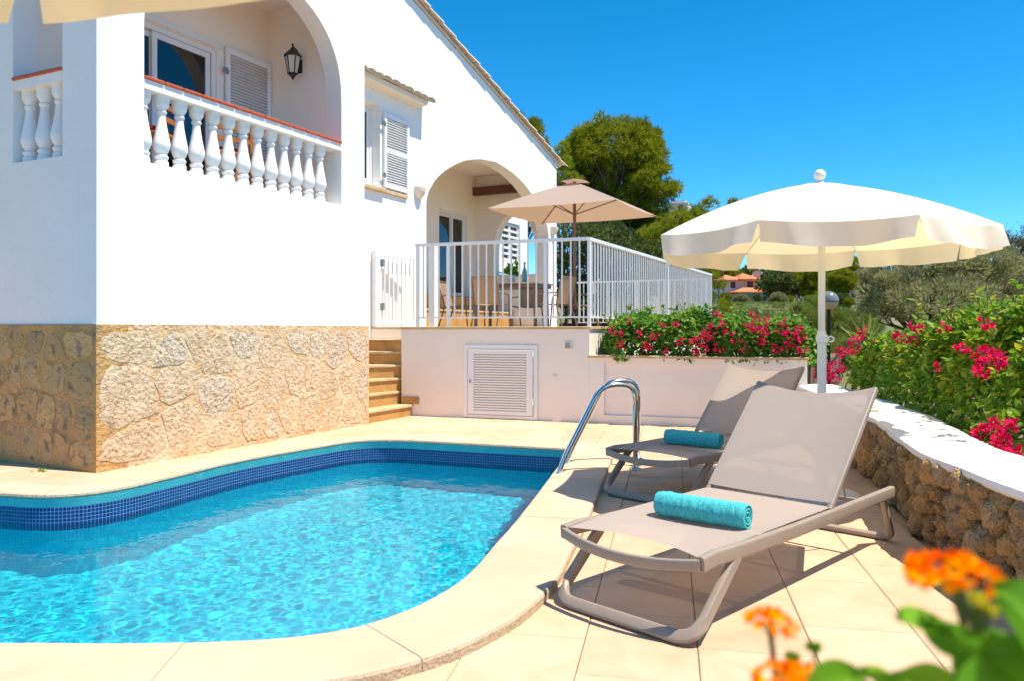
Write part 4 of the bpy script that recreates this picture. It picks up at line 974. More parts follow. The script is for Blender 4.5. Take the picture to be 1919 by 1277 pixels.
# terrace parasol, square with four panels
tp = empty('terrace_parasol', (1.10, 13.9, 1.24), 0, 'square taupe parasol standing on the terrace by the dining table', 'parasol')
cn = [Vector((.801, 6.07)) , Vector((1.285, 6.98)), Vector((.284, 7.44)), Vector((-.209, 6.52))]
cn = [Vector((c.x * 2.06 - 1.10, c.y * 2.06 - 13.9, 2.02)) for c in cn]; apx = Vector((0, 0, 2.56))
for k in range(4):
    v0, v1 = cn[k], cn[(k + 1) % 4]
    def pan(u, v):
        e = v0.lerp(v1, v); s = 4 * v * (1 - v); u_ = .08 + .92 * u; p = apx.lerp(e, u_); p.z -= .05 * s * u_ * (1 - .5 * u_); p.z += .05 * u_ * (1 - u_); return p
    b = MB(); b.add(*grid(10, 10, pan)); o = b.build('canopy_panel', M['taupecanvas'], tp, smooth=True)
    b = MB(); b.add(*grid(4, 8, lambda u, v: Vector((0, 0, 2.595)).lerp(v0.lerp(v1, v) + Vector((0, 0, .52)) , .17 * u + .01) + Vector((0, 0, .02 * math.sin(v * 3.14) - .035 * u)))); b.build('vent_cap', M['taupecanvas'], o, smooth=True)
    b = MB(); b.tube([apx.lerp(v0, u) + Vector((0, 0, .05 * u * (1 - u) - .015)) for u in (.03, .3, .6, 1)], .012, 5); b.build('rib', M['brownpole'], tp)
    b = MB(); b.tube([(0, 0, 1.98), apx.lerp(v0, .5) + Vector((0, 0, -.01))], .011, 5); b.build('strut', M['brownpole'], tp)
b = MB(); b.lathe([(.03, .04), (.03, 2.56)], n=10); b.build('pole', M['brownpole'], tp, smooth=True)
b = MB(); b.bbox(-.26, .26, -.26, .26, 0, .07, .02); b.lathe([(.05, .07), (.05, .3)], n=12); b.build('base', M['black'], tp)

# ------------------------------------------------------------------ terrace dining set
TC = Vector((.0, 13.4)); TR = HA - R(90) + R(6)
tb = empty('dining_table', (TC.x, TC.y, 1.24), TR, 'bronze metal dining table with dark top behind the terrace railing', 'table')
b = MB(); b.bbox(-.62, .62, -.42, .42, .705, .735, .008); b.build('table_top', M['tableglass'], tb)
b = MB(); b.bbox(-.58, .58, -.38, .38, .655, .704, .004); b.build('apron', M['chairmetal'], tb)
for x in (-.53, .53):
    for y in (-.33, .33): b = MB(); b.bar((x, y, 0), (x * .97, y * .97, .655), .045, .045, (1, 0, 0)); b.build('leg', M['chairmetal'], tb)
def dchair(p, rz, label):
    t = empty('dining_chair', (p[0], p[1], 1.24), rz, label, 'chair', 'sling chairs around the terrace table'); t.scale = (.88, .88, .88)
    for s in (1, -1):
        b = MB(); b.tube(fillet([(.27, s * .25, .0), (.22, s * .26, .60), (-.20, s * .26, .63), (-.26, s * .25, .60)], .06, 4), .013, 6); b.build('front_leg', M['chairmetal'], t, smooth=True)
        b = MB(); b.tube(fillet([(-.34, s * .25, 0), (-.20, s * .25, .40), (-.33, s * .25, .90)], .10, 4), .014, 6); b.build('rear_leg', M['chairmetal'], t, smooth=True)
        b = MB(); b.tube([(.25, s * .25, .43), (-.20, s * .25, .40)], .012, 6); b.build('seat_rail', M['chairmetal'], t)
    b = MB(); b.add(*grid(6, 6, lambda u, v: (.25 - .44 * u, .24 - .48 * v, .435 - .02 * u - .02 * math.sin(math.pi * v)))); b.build('seat', M['slingd'], t, smooth=True)
    b = MB(); b.add(*grid(6, 6, lambda u, v: (-.205 - .128 * u - .02 * math.sin(math.pi * v), .24 - .48 * v, .42 + .49 * u))); b.build('backrest', M['slingd'], t, smooth=True)
    b = MB(); b.tube([(-.333, .25, .905), (-.35, 0, .915), (-.333, -.25, .905)], .013, 6); b.build('top_bar', M['chairmetal'], t)
    return t
def around(x, y): c, s = math.cos(TR), math.sin(TR); return (TC.x + c * x - s * y, TC.y + s * x + c * y)
dchair(around(-.10, -.70), TR + R(88), 'tan sling dining chair with its back to the terrace railing')
dchair(around(.84, -.28), TR + R(163), 'tan sling dining chair seen side on at the right end of the table')
dchair(around(1.14, .26), TR + R(196), 'tan sling dining chair rightmost, beside the taupe parasol pole')
dchair(around(-1.02, .08), TR + R(4), 'tan sling dining chair at the left end of the terrace table')
dchair(around(.0, .78), TR + R(-90), 'tan sling dining chair on the far side of the terrace table')

# ------------------------------------------------------------------ wall lamps
lan = empty('wall_lantern', (*hw(3.219, .63), 4.32), HA, 'black iron lantern on the balcony side wall', 'lantern')
b = MB(); b.lathe([(.03, -.09), (.035, -.075), (.062, -.06), (.066, -.05)], (-.14, 0, .05), 6); b.build('bottom', M['black'], lan)
b = MB(); b.lathe([(.056, 0), (.092, .20)], (-.14, 0, .0), 6); gl_ = b.build('glass_body', M['lampglass'], lan)
for k in range(6):
    a = math.pi / 3 * k; b = MB(); b.tube([(-.14 + .058 * math.cos(a), .058 * math.sin(a), 0), (-.14 + .095 * math.cos(a), .095 * math.sin(a), .205)], .007, 5); b.build('glazing_bar', M['black'], lan)
b = MB(); b.lathe([(.105, .20), (.11, .212), (.075, .25), (.04, .285), (.03, .29), (.03, .305), (.012, .31), (.010, .34), (.016, .35), (.004, .365)], (-.14, 0, 0), 12); b.build('roof', M['black'], lan)
b = MB(); b.lathe([(.002, -.10), (.014, -.085), (.02, -.07), (.03, -.045)], (-.14, 0, .02), 8); b.build('finial', M['black'], lan)
b = MB(); b.tube(fillet([(0, 0, .12), (-.05, 0, .30), (-.14, 0, .33), (-.14, 0, .30)], .05, 5), .009, 6); b.box(-.015, .0, -.03, .03, .04, .2); b.build('bracket', M['black'], lan)
def walllight(loc, rz, label):
    t = empty('wall_light', loc, rz, label, 'wall light', 'half bowl wall lights on the villa')
    n = 14; vs = []
    for j in range(7):
        ph = R(90) * j / 6
        for i in range(n + 1): a = math.pi * i / n; r = math.cos(ph); vs.append((.13 * r * math.cos(a), -.13 * r * math.sin(a), -.19 * math.sin(ph)))
    b = MB(); b.add(vs, [(j * (n + 1) + i, (j + 1) * (n + 1) + i, (j + 1) * (n + 1) + i + 1, j * (n + 1) + i + 1) for j in range(6) for i in range(n)]); b.build('bowl', M['walllight'], t, smooth=True)
    b = MB(); b.add([(.118 * math.cos(math.pi * i / n), -.118 * math.sin(math.pi * i / n), -.02) for i in range(n + 1)], [tuple(range(n + 1))]); b.build('diffuser', M['frame'], t)
    return t
walllight((*hw(6.44, .998), 3.50), HA, 'half bowl wall light between the shuttered window and the arch')
walllight((*hw(11.98, .998), 3.50), HA, 'half bowl wall light on the narrow pier right of the arch')

# balcony chairs seen through the balusters
def bchair(a, b_, rz, label):
    t = empty('balcony_chair', (*hw(a, b_), 2.66), HA + rz, label, 'chair', 'wooden chairs on the balcony')
    for x in (-.2, .2):
        for y in (-.2, .2): b = MB(); b.box(x - .018, x + .018, y - .018, y + .018, 0, .42 if y < 0 else .84); b.build('leg', M['chairwood'], t)
    b = MB(); b.bbox(-.22, .22, -.22, .22, .42, .45, .006); b.build('seat', M['chairwood'], t)
    b = MB(); b.bbox(-.21, .21, -.21, .17, .451, .50, .02); b.build('cushion', M['redcloth'], t)
    for z in (.58, .70, .80): b = MB(); b.box(-.18, .18, .19, .215, z - .025, z + .025); b.build('back_slat', M['chairwood'], t)
    return t
bchair(1.05, .62, R(200), 'orange wooden balcony chair with red cushion on the left')
bchair(2.0, .62, R(160), 'orange wooden balcony chair with red cushion beside the shutter')


# ------------------------------------------------------------------ vegetation
def fastmesh(name, V, F, mat, smooth=False):
    me = bpy.data.meshes.new(name); V = np.asarray(V, np.float32); F = np.asarray(F, np.int32); k = F.shape[1]
    me.vertices.add(len(V)); me.vertices.foreach_set('co', V.ravel()); me.loops.add(F.size); me.loops.foreach_set('vertex_index', F.ravel())
    me.polygons.add(len(F)); me.polygons.foreach_set('loop_start', np.arange(0, F.size, k, dtype=np.int32))
    if smooth: me.polygons.foreach_set('use_smooth', np.ones(len(F), bool))
    me.update(calc_edges=True); me.materials.append(mat); return me
def cloud(name, mat, P, D, S, TV, TF, rng, parent=None, smooth=False, roll=None):
    """a template (pointing along +x, face up +z) at every point P, along D, scaled by S"""
    P = np.asarray(P, float); D = np.asarray(D, float); n = len(P)
    D = D / np.maximum(np.linalg.norm(D, axis=1, keepdims=True), 1e-6)
    A = rng.normal(size=(n, 3)) if roll is None else roll + .45 * rng.normal(size=(n, 3))
    Y = np.cross(A, D); Y /= np.maximum(np.linalg.norm(Y, axis=1, keepdims=True), 1e-6); Z = np.cross(D, Y)
    TV = np.asarray(TV, float); S = np.asarray(S, float).reshape(n, 1, 1)
    V = P[:, None, :] + S * (TV[None, :, 0:1] * D[:, None, :] + TV[None, :, 1:2] * Y[:, None, :] + TV[None, :, 2:3] * Z[:, None, :])
    F = (np.asarray(TF)[None] + (np.arange(n) * len(TV))[:, None, None]).reshape(-1, len(TF[0]))
    o = bpy.data.objects.new(name, fastmesh(name, V.reshape(-1, 3), F, mat, smooth)); col.objects.link(o)
    if parent is not None: o.parent = parent
    return o
LEAF = ([(0, 0, 0), (.30, -.30, .05), (.62, -.26, .03), (1, 0, -.06), (.62, .26, .03), (.30, .30, .05), (.45, 0, -.05)], [(0, 1, 6), (1, 2, 6), (2, 3, 6), (3, 4, 6), (4, 5, 6), (5, 0, 6)])
SLIM = ([(0, 0, 0), (.5, -.11, .02), (1, 0, 0), (.5, .11, .02)], [(0, 1, 2), (0, 2, 3)])
BRACT = ([(0, 0, 0), (.4, -.34, .10), (1, 0, .16), (.4, .34, .10)], [(0, 1, 2), (0, 2, 3)])
def tuft(n, spread, w, rng):
    V = []; F = []
    for i in range(n):
        a = rng.uniform(0, 6.28); t = spread * math.sqrt(rng.uniform(.05, 1)); d = np.array([math.cos(t), math.sin(t) * math.cos(a), math.sin(t) * math.sin(a)])
        s = np.cross(d, [0, -math.sin(a), math.cos(a)] if t > .05 else [0, 0, 1]); s = s / max(np.linalg.norm(s), 1e-6) * w
        L = rng.uniform(.7, 1.1); k = len(V); V += [tuple(-s), tuple(s), tuple(d * L)]; F.append((k, k + 1, k + 2))
    return V, F
TUFT = tuft(9, 1.15, .055, np.random.default_rng(3)); BRUSH = tuft(8, .55, .035, np.random.default_rng(4))
def limb(b, p, q, r0, r1, rng, n=5, wob=.06):
    p, q = np.array(p, float), np.array(q, float); L = np.linalg.norm(q - p)
    pts = [tuple(p + (q - p) * t + (rng.normal(size=3) * wob * L * math.sin(math.pi * t) if 0 < t < 1 else 0)) for t in np.linspace(0, 1, n)]
    b.tube(pts, 1.0, 6, scale=[r0 + (r1 - r0) * t for t in np.linspace(0, 1, n)]); return pts
def tree(name, label, cat, base, lobes, mat, tmpl, size, per, clump, seed, trunk_r=.16, group=None, up=.5, bark='bark', shell=.55):
    """lobes: (cx, cy, cz, rx, ry, rz) in world metres; each is filled with foliage clumps set towards its surface"""
    rng = np.random.default_rng(seed); t = empty(name, base, 0, label, cat, group); B0 = np.array(base)
    Ps = []; Ds = []; b = MB(); top = max(lobes, key=lambda l: l[3] * l[4] * l[5]); tc_ = np.array(top[:3]) - B0
    trunk = limb(b, (0, 0, -.2), tuple(tc_ * np.array([1, 1, .75])), trunk_r, trunk_r * .45, rng, 7, .03); st_ = trunk[4]
    for lo in lobes:
        c = np.array(lo[:3]) - B0; r = np.array(lo[3:]); vol = r[0] * r[1] * r[2]
        m = max(4, int(clump * (r[0] * r[1] * r[2]) ** (2 / 3)))
        for k in range(m):
            d = rng.normal(size=3); d /= np.linalg.norm(d); d[2] = d[2] * (1 if d[2] > -.25 else .45)
            q = c + d * r * (shell + (1 - shell) * rng.uniform() ** .6)
            cr = (.20 + .16 * rng.uniform()) * (r.min() ** .55) * .9
            dd = rng.normal(size=(per, 3)); dd /= np.linalg.norm(dd, axis=1, keepdims=True); rr = cr * rng.uniform(.25, 1, size=(per, 1)) ** .5
            Ps.append(q + dd * rr * np.array([1, 1, .75])); Ds.append(dd * .8 + d * .5 + np.array([0, 0, up]))
            if k % 4 == 0: limb(b, st_ if rng.uniform() < .5 else trunk[5], tuple(q), trunk_r * .22, .012, rng, 4, .08)
    Ps = np.concatenate(Ps); Ds = np.concatenate(Ds)
    cloud('crown', mat, Ps, Ds, rng.uniform(.7, 1.25, len(Ps)) * size, tmpl[0], tmpl[1], rng, t)
    b.build('trunk', M[bark], t, smooth=True); return t
def at(u, v, Y): return ((u - 959.5) * Y / 1480, Y, 1.2 - (v - 617) * Y / 1480)
def lobe(u, v, Y, ru, rv, rd=None): s = Y / 1480; return (*at(u, v, Y), ru * s, (rd or ru) * s, rv * s)
def gbase(u, Y): x = (u - 959.5) * Y / 1480; return (x, Y, hterr(x, Y))
TW = 30
tree('pine_tree', 'tall round crowned pine rising behind the terrace parasol', 'tree', gbase(1150, TW),
     [lobe(1150, 298, TW, 88, 76), lobe(1096, 300, TW, 44, 60), lobe(1205, 285, TW, 40, 48), lobe(1222, 352, TW - 1, 50, 46), lobe(1110, 375, TW, 60, 40), lobe(1190, 400, TW - .5, 58, 50), lobe(1165, 455, TW, 70, 45)],
     M['pine'], TUFT, .235, 21, 84, 21, .22, 'pines around the villa')
tree('pine_tree', 'dark pine top showing above the villa roof edge', 'tree', gbase(975, 31), [lobe(975, 285, 31, 48, 72), lobe(1002, 262, 31, 20, 26), lobe(1010, 330, 31, 30, 40)], M['pine'], TUFT, .19, 24, 80, 22, .18, 'pines around the villa')
tree('young_pine', 'slender bright pine between the villa corner and the tall pine', 'tree', gbase(1056, 27), [lobe(1052, 292, 27, 14, 34), lobe(1058, 335, 27, 26, 40), lobe(1055, 395, 27, 30, 45)], M['pine2'], TUFT, .17, 22, 90, 23, .1, 'pines around the villa')
tree('young_pine', 'bright green pine with pointed tips left of the cream parasol', 'tree', gbase(1290, 28),
     [lobe(1290, 440, 28, 70, 52), lobe(1334, 408, 28, 28, 38), lobe(1374, 402, 28, 20, 34), lobe(1302, 424, 28, 32, 34), lobe(1390, 440, 28, 26, 30), lobe(1235, 470, 28, 60, 50), lobe(1345, 455, 28, 30, 38), lobe(1270, 520, 28, 66, 60)], M['pine2'], TUFT, .18, 24, 85, 24, .14, 'pines around the villa')
tree('evergreen_tree', 'dark evergreen tree filling the gap behind the terrace railing', 'tree', gbase(1110, 26), [lobe(1110, 470, 26, 80, 60), lobe(1180, 500, 26, 70, 60), lobe(1070, 540, 26, 60, 60), lobe(1130, 570, 26, 90, 50)], M['dark'], LEAF, .10, 60, 70, 25, .14)
tree('cypress_shrub', 'narrow yellow green conifer beside the end of the railing', 'shrub', gbase(1346, 19.5), [lobe(1348, 525, 19.5, 13, 34), lobe(1347, 575, 19.5, 20, 44), lobe(1350, 620, 19.5, 26, 30)], M['pine2'], BRUSH, .13, 30, 120, 26, .05, up=1.0)
for k, (u, v, Y, ru, rv, lab) in enumerate([(1400, 592, 23, 50, 38, 'grey green feathery shrub below the red roofed house'), (1468, 606, 22, 50, 40, 'green feathery shrub in front of the clipped hedge'),
        (1530, 600, 21, 48, 45, 'green feathery shrub behind the parasol pole'), (1600, 610, 22, 52, 40, 'soft green shrub right of the garden lamp'), (1420, 640, 17, 70, 26, 'low leafy shrub behind the planter bougainvillea'), (1560, 660, 16, 70, 28, 'low leafy shrub below the garden lamp')]):
    dv = 20 if u < 1500 else 0
    tree('garden_shrub', lab, 'shrub', gbase(u, Y), [lobe(u, v + dv, Y, ru, rv * .8), lobe(u - ru * .5, v + 30, Y, ru * .6, rv * .8), lobe(u + ru * .5, v + 28, Y, ru * .6, rv * .8)], M['shrub'], BRUSH, .17, 30, 120, 40 + k, .05, 'feathery shrubs beyond the planter', up=1.3)
# clipped hedge in front of the far house
hg = []; rng = np.random.default_rng(77)
t = empty('clipped_hedge', at(1440, 580, 60)[:2] + (hterr(19.5, 60),), 0, 'clipped flat topped green hedge below the red roofed house', 'hedge'); b0 = np.array(t.location)
N = 9000; Pq = np.stack([rng.uniform(-4.2, 3.2, N), rng.uniform(-.5, .5, N), rng.uniform(-.2, 1, N)], 1)
zt = 1.2 - (566 - 617) * 60 / 1480 - b0[2]; Pq[:, 2] = Pq[:, 2] * zt
cloud('foliage', M['shrub'], Pq, rng.normal(size=(N, 3)) + np.array([0, -.4, .6]), rng.uniform(.12, .22, N), SLIM[0], SLIM[1], rng, t)
# grey olive trees on the right
tree('wild_olive', 'wide grey green wild olive tree behind the right hedge', 'tree', gbase(1750, 17), [lobe(1730, 515, 17, 95, 62), lobe(1820, 500, 17.5, 90, 62), lobe(1670, 560, 16.5, 55, 48), lobe(1760, 575, 16, 110, 45), lobe(1640, 530, 17, 26, 30)], M['olive'], SLIM, .10, 120, 110, 31, .14, 'grey olives on the right', up=.4)
tree('wild_olive', 'grey green wild olive tree at the right picture edge', 'tree', gbase(1925, 18), [lobe(1925, 540, 18, 95, 58), lobe(1880, 580, 17.5, 70, 45), lobe(2010, 530, 18, 80, 60)], M['olive'], SLIM, .10, 110, 105, 32, .14, 'grey olives on the right', up=.4)
# thin bare tree
rng = np.random.default_rng(91); t = empty('bare_tree', gbase(1880, 27), 0, 'dark thin twigged tree rising behind the olive at right', 'tree'); b = MB(); B0 = np.array(t.location); tips = []
c0 = np.array(at(1890, 520, 27)) - B0
def branch(p, d, L, r, lev):
    q = p + d * L; limb(b, tuple(p), tuple(q), r, r * .6, rng, 3, .05)
    if lev == 0: tips.append(q); return
    for k in range(4 if lev > 1 else 5):
        nd = d + rng.normal(size=3) * .55; nd[2] = abs(nd[2]) * .8; nd /= np.linalg.norm(nd); branch(p + d * L * rng.uniform(.5, 1), nd, L * .66, r * .55, lev - 1)
limb(b, (0, 0, -.2), tuple(c0), .12, .08, rng)
for k in range(5):
    d = np.array([rng.uniform(-.9, .9), rng.uniform(-.5, .5), rng.uniform(.5, 1)]); d /= np.linalg.norm(d); branch(c0, d, .85, .05, 3)
b.build('trunk', M['bark'], t); tips = np.array(tips); Pq = np.repeat(tips, 7, 0) + rng.normal(size=(len(tips) * 7, 3)) * .10
cloud('crown', M['dark'], Pq, rng.normal(size=Pq.shape), rng.uniform(.05, .11, len(Pq)), SLIM[0], SLIM[1], rng, t)
# yucca
yb = at(1625, 640, 14); t = empty('yucca_plant', (yb[0], yb[1], hterr(yb[0], yb[1])), 0, 'spiky yucca with strap leaves between shrubs and olive', 'plant'); rng = np.random.default_rng(8)
b = MB(); limb(b, (0, 0, -.1), (0, 0, 1.2 - (650 - 617) * 14 / 1480 - t.location.z), .07, .05, rng); b.build('trunk', M['bark'], t)
zc_ = 1.2 - (645 - 617) * 14 / 1480 - t.location.z; n = 60; D = rng.normal(size=(n, 3)); D[:, 2] = np.abs(D[:, 2]) + .25
cloud('crown', M['shrub'], np.tile([[0, 0, zc_]], (n, 1)), D, rng.uniform(.4, .65, n), [(0, -.03, 0), (0, .03, 0), (.5, .045, .03), (.5, -.045, .03), (1, 0, -.08)], [(0, 1, 2), (0, 2, 3), (3, 2, 4)], rng, t)

# bougainvillea
def shell_points(n, x0, x1, fn, rng, depth):
    pass
def boug(label, org, axis, L, prof_, n, size, lm, flowers, seed, group, shoots=26, flop=0.0, ends=(.25, .25)):
    """hedge-like plant: runs L metres along axis from org; prof_(s)-> (width, z0, z1); front face looks to -side"""
    rng = np.random.default_rng(seed); ax = np.array([axis[0], axis[1], 0.]); sd = np.array([axis[1], -axis[0], 0.])   # sd points to the front
    t = empty('bougainvillea', org, 0, label, 'bougainvillea', group); Ps = []; Ns = []
    s = rng.uniform(0, L, n); w = np.empty(n); z0 = np.empty(n); z1 = np.empty(n)
    for i in range(n): w[i], z0[i], z1[i] = prof_(s[i] / L)
    th = rng.uniform(-.35, math.pi * .78, n)      # 0 front, pi/2 top
    cth, sth = np.cos(th), np.sin(th); e = .62
    cx = np.sign(cth) * np.abs(cth) ** e; cz = np.sign(sth) * np.abs(sth) ** e
    bumpy = np.array([noise.noise((a * 1.9, b * 1.5, seed * 3.1)) * .9 + noise.noise((a * 5.3, b * 3.6, seed * 1.7)) * .55 for a, b in zip(s, th)])
    d = rng.exponential(.085, n); h = (z1 - z0)
    fr = w * .5 * (1 + .20 * bumpy) - d; up_ = h * (1 + .10 * bumpy) - d
    endk = np.minimum(1, np.minimum(s / (ends[0] + 1e-3), (L - s) / (ends[1] + 1e-3))) ** .5
    zz = z0 + np.where(cz > 0, cz * up_ * (.55 + .45 * endk), cz * .10)
    off = fr * cx * endk - flop * np.clip((zz - z0) / h, 0, 1)
    P = ax * s[:, None] + sd * off[:, None]; P[:, 2] = zz
    N_ = sd * cx[:, None] + np.array([0, 0, 1.]) * np.maximum(cz, .05)[:, None]
    D = N_ * .55 + rng.normal(size=(n, 3)) * .6 + np.array([0, 0, -.45])
    # upright shoots
    sp = []; sn = []; sb = MB()
    for k in range(shoots):
        q_ = rng.uniform(.04, .96); ww, a0, a1 = prof_(q_); o_ = rng.uniform(-.35, .42) * ww; base_ = ax * (q_ * L) + sd * o_; base_ = base_ + np.array([0, 0, a1 - .12])
        hgt = rng.uniform(.12, .28); lean = np.array([rng.normal() * .3, rng.normal() * .3, 1.]); lean /= np.linalg.norm(lean)
        sb.tube([tuple(base_), tuple(base_ + lean * hgt * .6), tuple(base_ + lean * hgt)], .004, 4)
        for j in range(int(hgt / .022)):
            p = base_ + lean * (j * .022 + .02); sp.append(p); dd = rng.normal(size=3); dd[2] = abs(dd[2]) * .4 + .1; sn.append(dd)
    P = np.concatenate([P, np.array(sp)]); D = np.concatenate([D, np.array(sn)])
    S = rng.uniform(.6, 1.25, len(P)) * size
    o = cloud('foliage', lm, P, D, S, LEAF[0], LEAF[1], rng, t, roll=np.concatenate([N_ + np.array([0, 0, .4]), np.tile([[0, 0, 1.]], (len(sp), 1))]))
    for (fx, fy, fz, fr_, m) in flowers:
        c = np.array([fx, fy, fz]) - np.array(org); m = int(m)
        d = rng.normal(size=(m, 3)); d /= np.linalg.norm(d, axis=1, keepdims=True); cc = c + d * fr_ * rng.uniform(.35, 1, size=(m, 1)) ** .6 * np.array([1, 1, .8])
        cloud('flower_cluster', M['bract'], np.concatenate([cc] * 3), np.concatenate([d] * 3) + rng.normal(size=(3 * m, 3)) * .8, rng.uniform(.7, 1.15, 3 * m) * .042, BRACT[0], BRACT[1], rng, t)
    for k in range(9):
        q_ = rng.uniform(.05, .95); ww, a0, a1 = prof_(q_); p0 = ax * (q_ * L) + np.array([0, 0, a0 - .25]); limb(sb, tuple(p0), tuple(p0 + ax * rng.normal() * .2 + sd * rng.normal() * .15 + np.array([0, 0, (a1 - a0) * .9 + .2])), .016, .006, rng)
    sb.build('stems', M['woodstem'], t); return t
def fl(lst, Yf):
    out = []
    for (u, v, r, m) in lst:
        Y = Yf(u, v); out.append((*at(u, v, Y), r, m))
    return out
def yplant(u, v): k = (u - 959.5) / 1480; return (TW0.y * tdir.x - TW0.x * tdir.y) / (tdir.x - k * tdir.y) - .02
gname = 'bougainvillea plants with red bracts'
pa_ = q0 + tn * .55 + tdir * .10; ax_ = (tdir.x, tdir.y)
half_ = (Lq - .05) / 2
boug('dark green bougainvillea on the left half of the planter beside the railing', (pa_.x, pa_.y, .86), ax_, half_ + .15, lambda s: (1.02, 0, .36 + .20 * min(1, s * 2.5) + .05 * math.sin(s * 9)), 7600, .070, M['bougG'],
     fl([(1325, 628, .09, 30), (1306, 640, .08, 24), (1316, 655, .07, 18), (1335, 612, .06, 12), (1210, 652, .07, 16), (1160, 647, .06, 12), (1150, 618, .04, 6), (1160, 624, .05, 8), (1240, 610, .03, 5), (1180, 600, .03, 4), (1265, 606, .04, 6), (1300, 662, .05, 8), (1225, 630, .05, 8), (1275, 640, .05, 9), (1195, 625, .04, 7), (1250, 660, .05, 8), (1345, 590, .04, 7)], yplant), 61, gname, 34)
pb_ = pa_ + tdir * (half_ + .05)
boug('red flowering bougainvillea on the right half of the planter behind the lounger', (pb_.x, pb_.y, .86), ax_, half_ + .1, lambda s: (1.02, 0, .50 - .10 * s + .04 * math.sin(s * 11)), 7200, .070, M['bougG'],
     fl([(1345, 652, .06, 12), (1405, 612, .07, 18), (1430, 618, .08, 24), (1440, 600, .05, 9), (1465, 622, .06, 12), (1482, 628, .08, 22), (1503, 632, .07, 18), (1478, 648, .06, 10), (1500, 655, .06, 14), (1420, 596, .04, 7), (1410, 590, .03, 5), (1380, 640, .06, 12), (1365, 622, .05, 10), (1455, 655, .06, 12), (1395, 655, .05, 9), (1425, 640, .05, 10), (1350, 605, .04, 8), (1470, 606, .05, 9), (1495, 612, .05, 9)], yplant), 62, gname, 24)
def yr(off):
    def f(u, v):
        k = (u - 959.5) / 1480; Y = 5.0
        for _ in range(40): Y = (wall_x(Y) + off) / k
        return Y
    return f
mb = MB(); mb.add([(2.2, -3, .22), (14, -3, .1), (16, 9, .0), (9, 15, -.1), (3.45, 9.6, .22), (2.9, 6, .22), (2.5, 4, .22)], [(0, 1, 2, 3, 4, 5, 6)]); tag(mb.build('garden_bed', M['soil']), kind='structure')
yf = yr(.62)
# three plants behind the rock wall, from far to near
p1 = Vector((wall_x(8.9) + 1.0, 9.0)); p2 = Vector((wall_x(6.8) + 1.10, 6.9)); p3 = Vector((wall_x(5.2) + 1.13, 5.3)); p4 = Vector((wall_x(3.3) + 1.20, 3.2))
def dirn(a, b): d = (b - a); L = d.length; d.normalize(); return (d.x, d.y), L
d_, L1_ = dirn(p1, p2)
boug('bougainvillea with a big crimson cluster at the far end of the rock wall', (p1.x, p1.y, .42), d_, L1_ + .25, lambda s: (1.0, 0, .66 + .22 * s), 7000, .070, M['bougL'],
     fl([(1543, 700, .13, 60), (1520, 690, .10, 36), (1565, 690, .11, 40), (1512, 702, .07, 16), (1560, 712, .08, 20), (1575, 660, .07, 16), (1590, 668, .07, 16), (1605, 640, .08, 18), (1620, 622, .06, 12), (1600, 655, .06, 12), (1532, 668, .05, 8)], yr(.52)), 63, gname, 22)
d_, L2_ = dirn(p2, p3)
boug('yellow green bougainvillea in the middle of the hedge behind the rock wall', (p2.x, p2.y, .42), d_, L2_ + .2, lambda s: (1.15, 0, .90 + .10 * s + .05 * math.sin(s * 8)), 11000, .068, M['bougL'],
     fl([(1688, 632, .06, 20), (1714, 640, .05, 14), (1716, 611, .05, 14), (1640, 640, .04, 8), (1612, 668, .05, 12), (1750, 680, .03, 6), (1735, 700, .03, 6), (1768, 612, .04, 10)], yf), 64, gname, 26, .18)
d_, L3_ = dirn(p3, p4)
boug('big leaved bougainvillea nearest the camera above the white wall cap', (p3.x, p3.y, .42), d_, L3_ + .5, lambda s: (1.30, 0, .80 + .04 * math.sin(s * 7 + 1)), 14500, .068, M['bougL'],
     fl([(1845, 668, .055, 26), (1866, 674, .055, 24), (1806, 652, .035, 12), (1838, 700, .035, 12), (1850, 606, .03, 8), (1840, 812, .05, 26), (1862, 800, .045, 20), (1820, 822, .035, 12), (1876, 828, .045, 20), (1904, 852, .04, 14), (1888, 800, .035, 10), (1755, 690, .025, 6)], yr(.50)), 65, gname, 26, .34)

# ------------------------------------------------------------------ lantana close to the camera
lt = empty('lantana_plant', (.27, .50, 0), 0, 'blurred orange and yellow lantana flowers close to the camera', 'plant'); lb = np.array(lt.location); rng = np.random.default_rng(17)
sb = MB()
FLO = ([(0, 0, 0), (.55, -.42, .12), (1, -.15, .1), (1.0, .2, .1), (.5, .42, .12)], [(0, 1, 2), (0, 2, 3), (0, 3, 4)])
def head(u, v, Y, r, seed):
    c = np.array(at(u, v, Y)) - lb; P = []; D = []
    for k in range(46):
        a = rng.uniform(0, 6.28); ph = math.acos(1 - rng.uniform(0, 1) * .95); d = np.array([math.sin(ph) * math.cos(a), math.sin(ph) * math.sin(a), math.cos(ph)])
        q = c + d * r * np.array([1, 1, .42]) * rng.uniform(.9, 1.05)
        for j in range(4):
            P.append(q); e = np.cross(d, rng.normal(size=3)); D.append(e + d * .25)
    cloud('flower_head', M['lanF'], P, D, rng.uniform(.8, 1.2, len(P)) * r * .30, FLO[0], FLO[1], rng, lt)
    sb.tube([tuple(c + np.array([0, 0, -.002])), tuple(c + np.array([rng.normal() * .01, 0, -.05])), tuple(c + np.array([.02, .02, -.16])), (rng.normal() * .03, rng.normal() * .03, .3)], .0022, 6, scale=[1, 1, 1.4, 2.4])
    for k in range(26):
        pass
    D = rng.normal(size=(24, 3)) * .3 + np.array([0, 0, 1]); cloud('calyx', M['lanL'], np.tile(c - np.array([0, 0, r * .35]), (24, 1)) + rng.normal(size=(24, 3)) * r * .12, D, np.full(24, r * .5), SLIM[0], SLIM[1], rng, lt)
head(1780, 1082, .46, .0235, 1); head(1443, 1172, .54, .0165, 2); head(1478, 1283, .50, .020, 3)
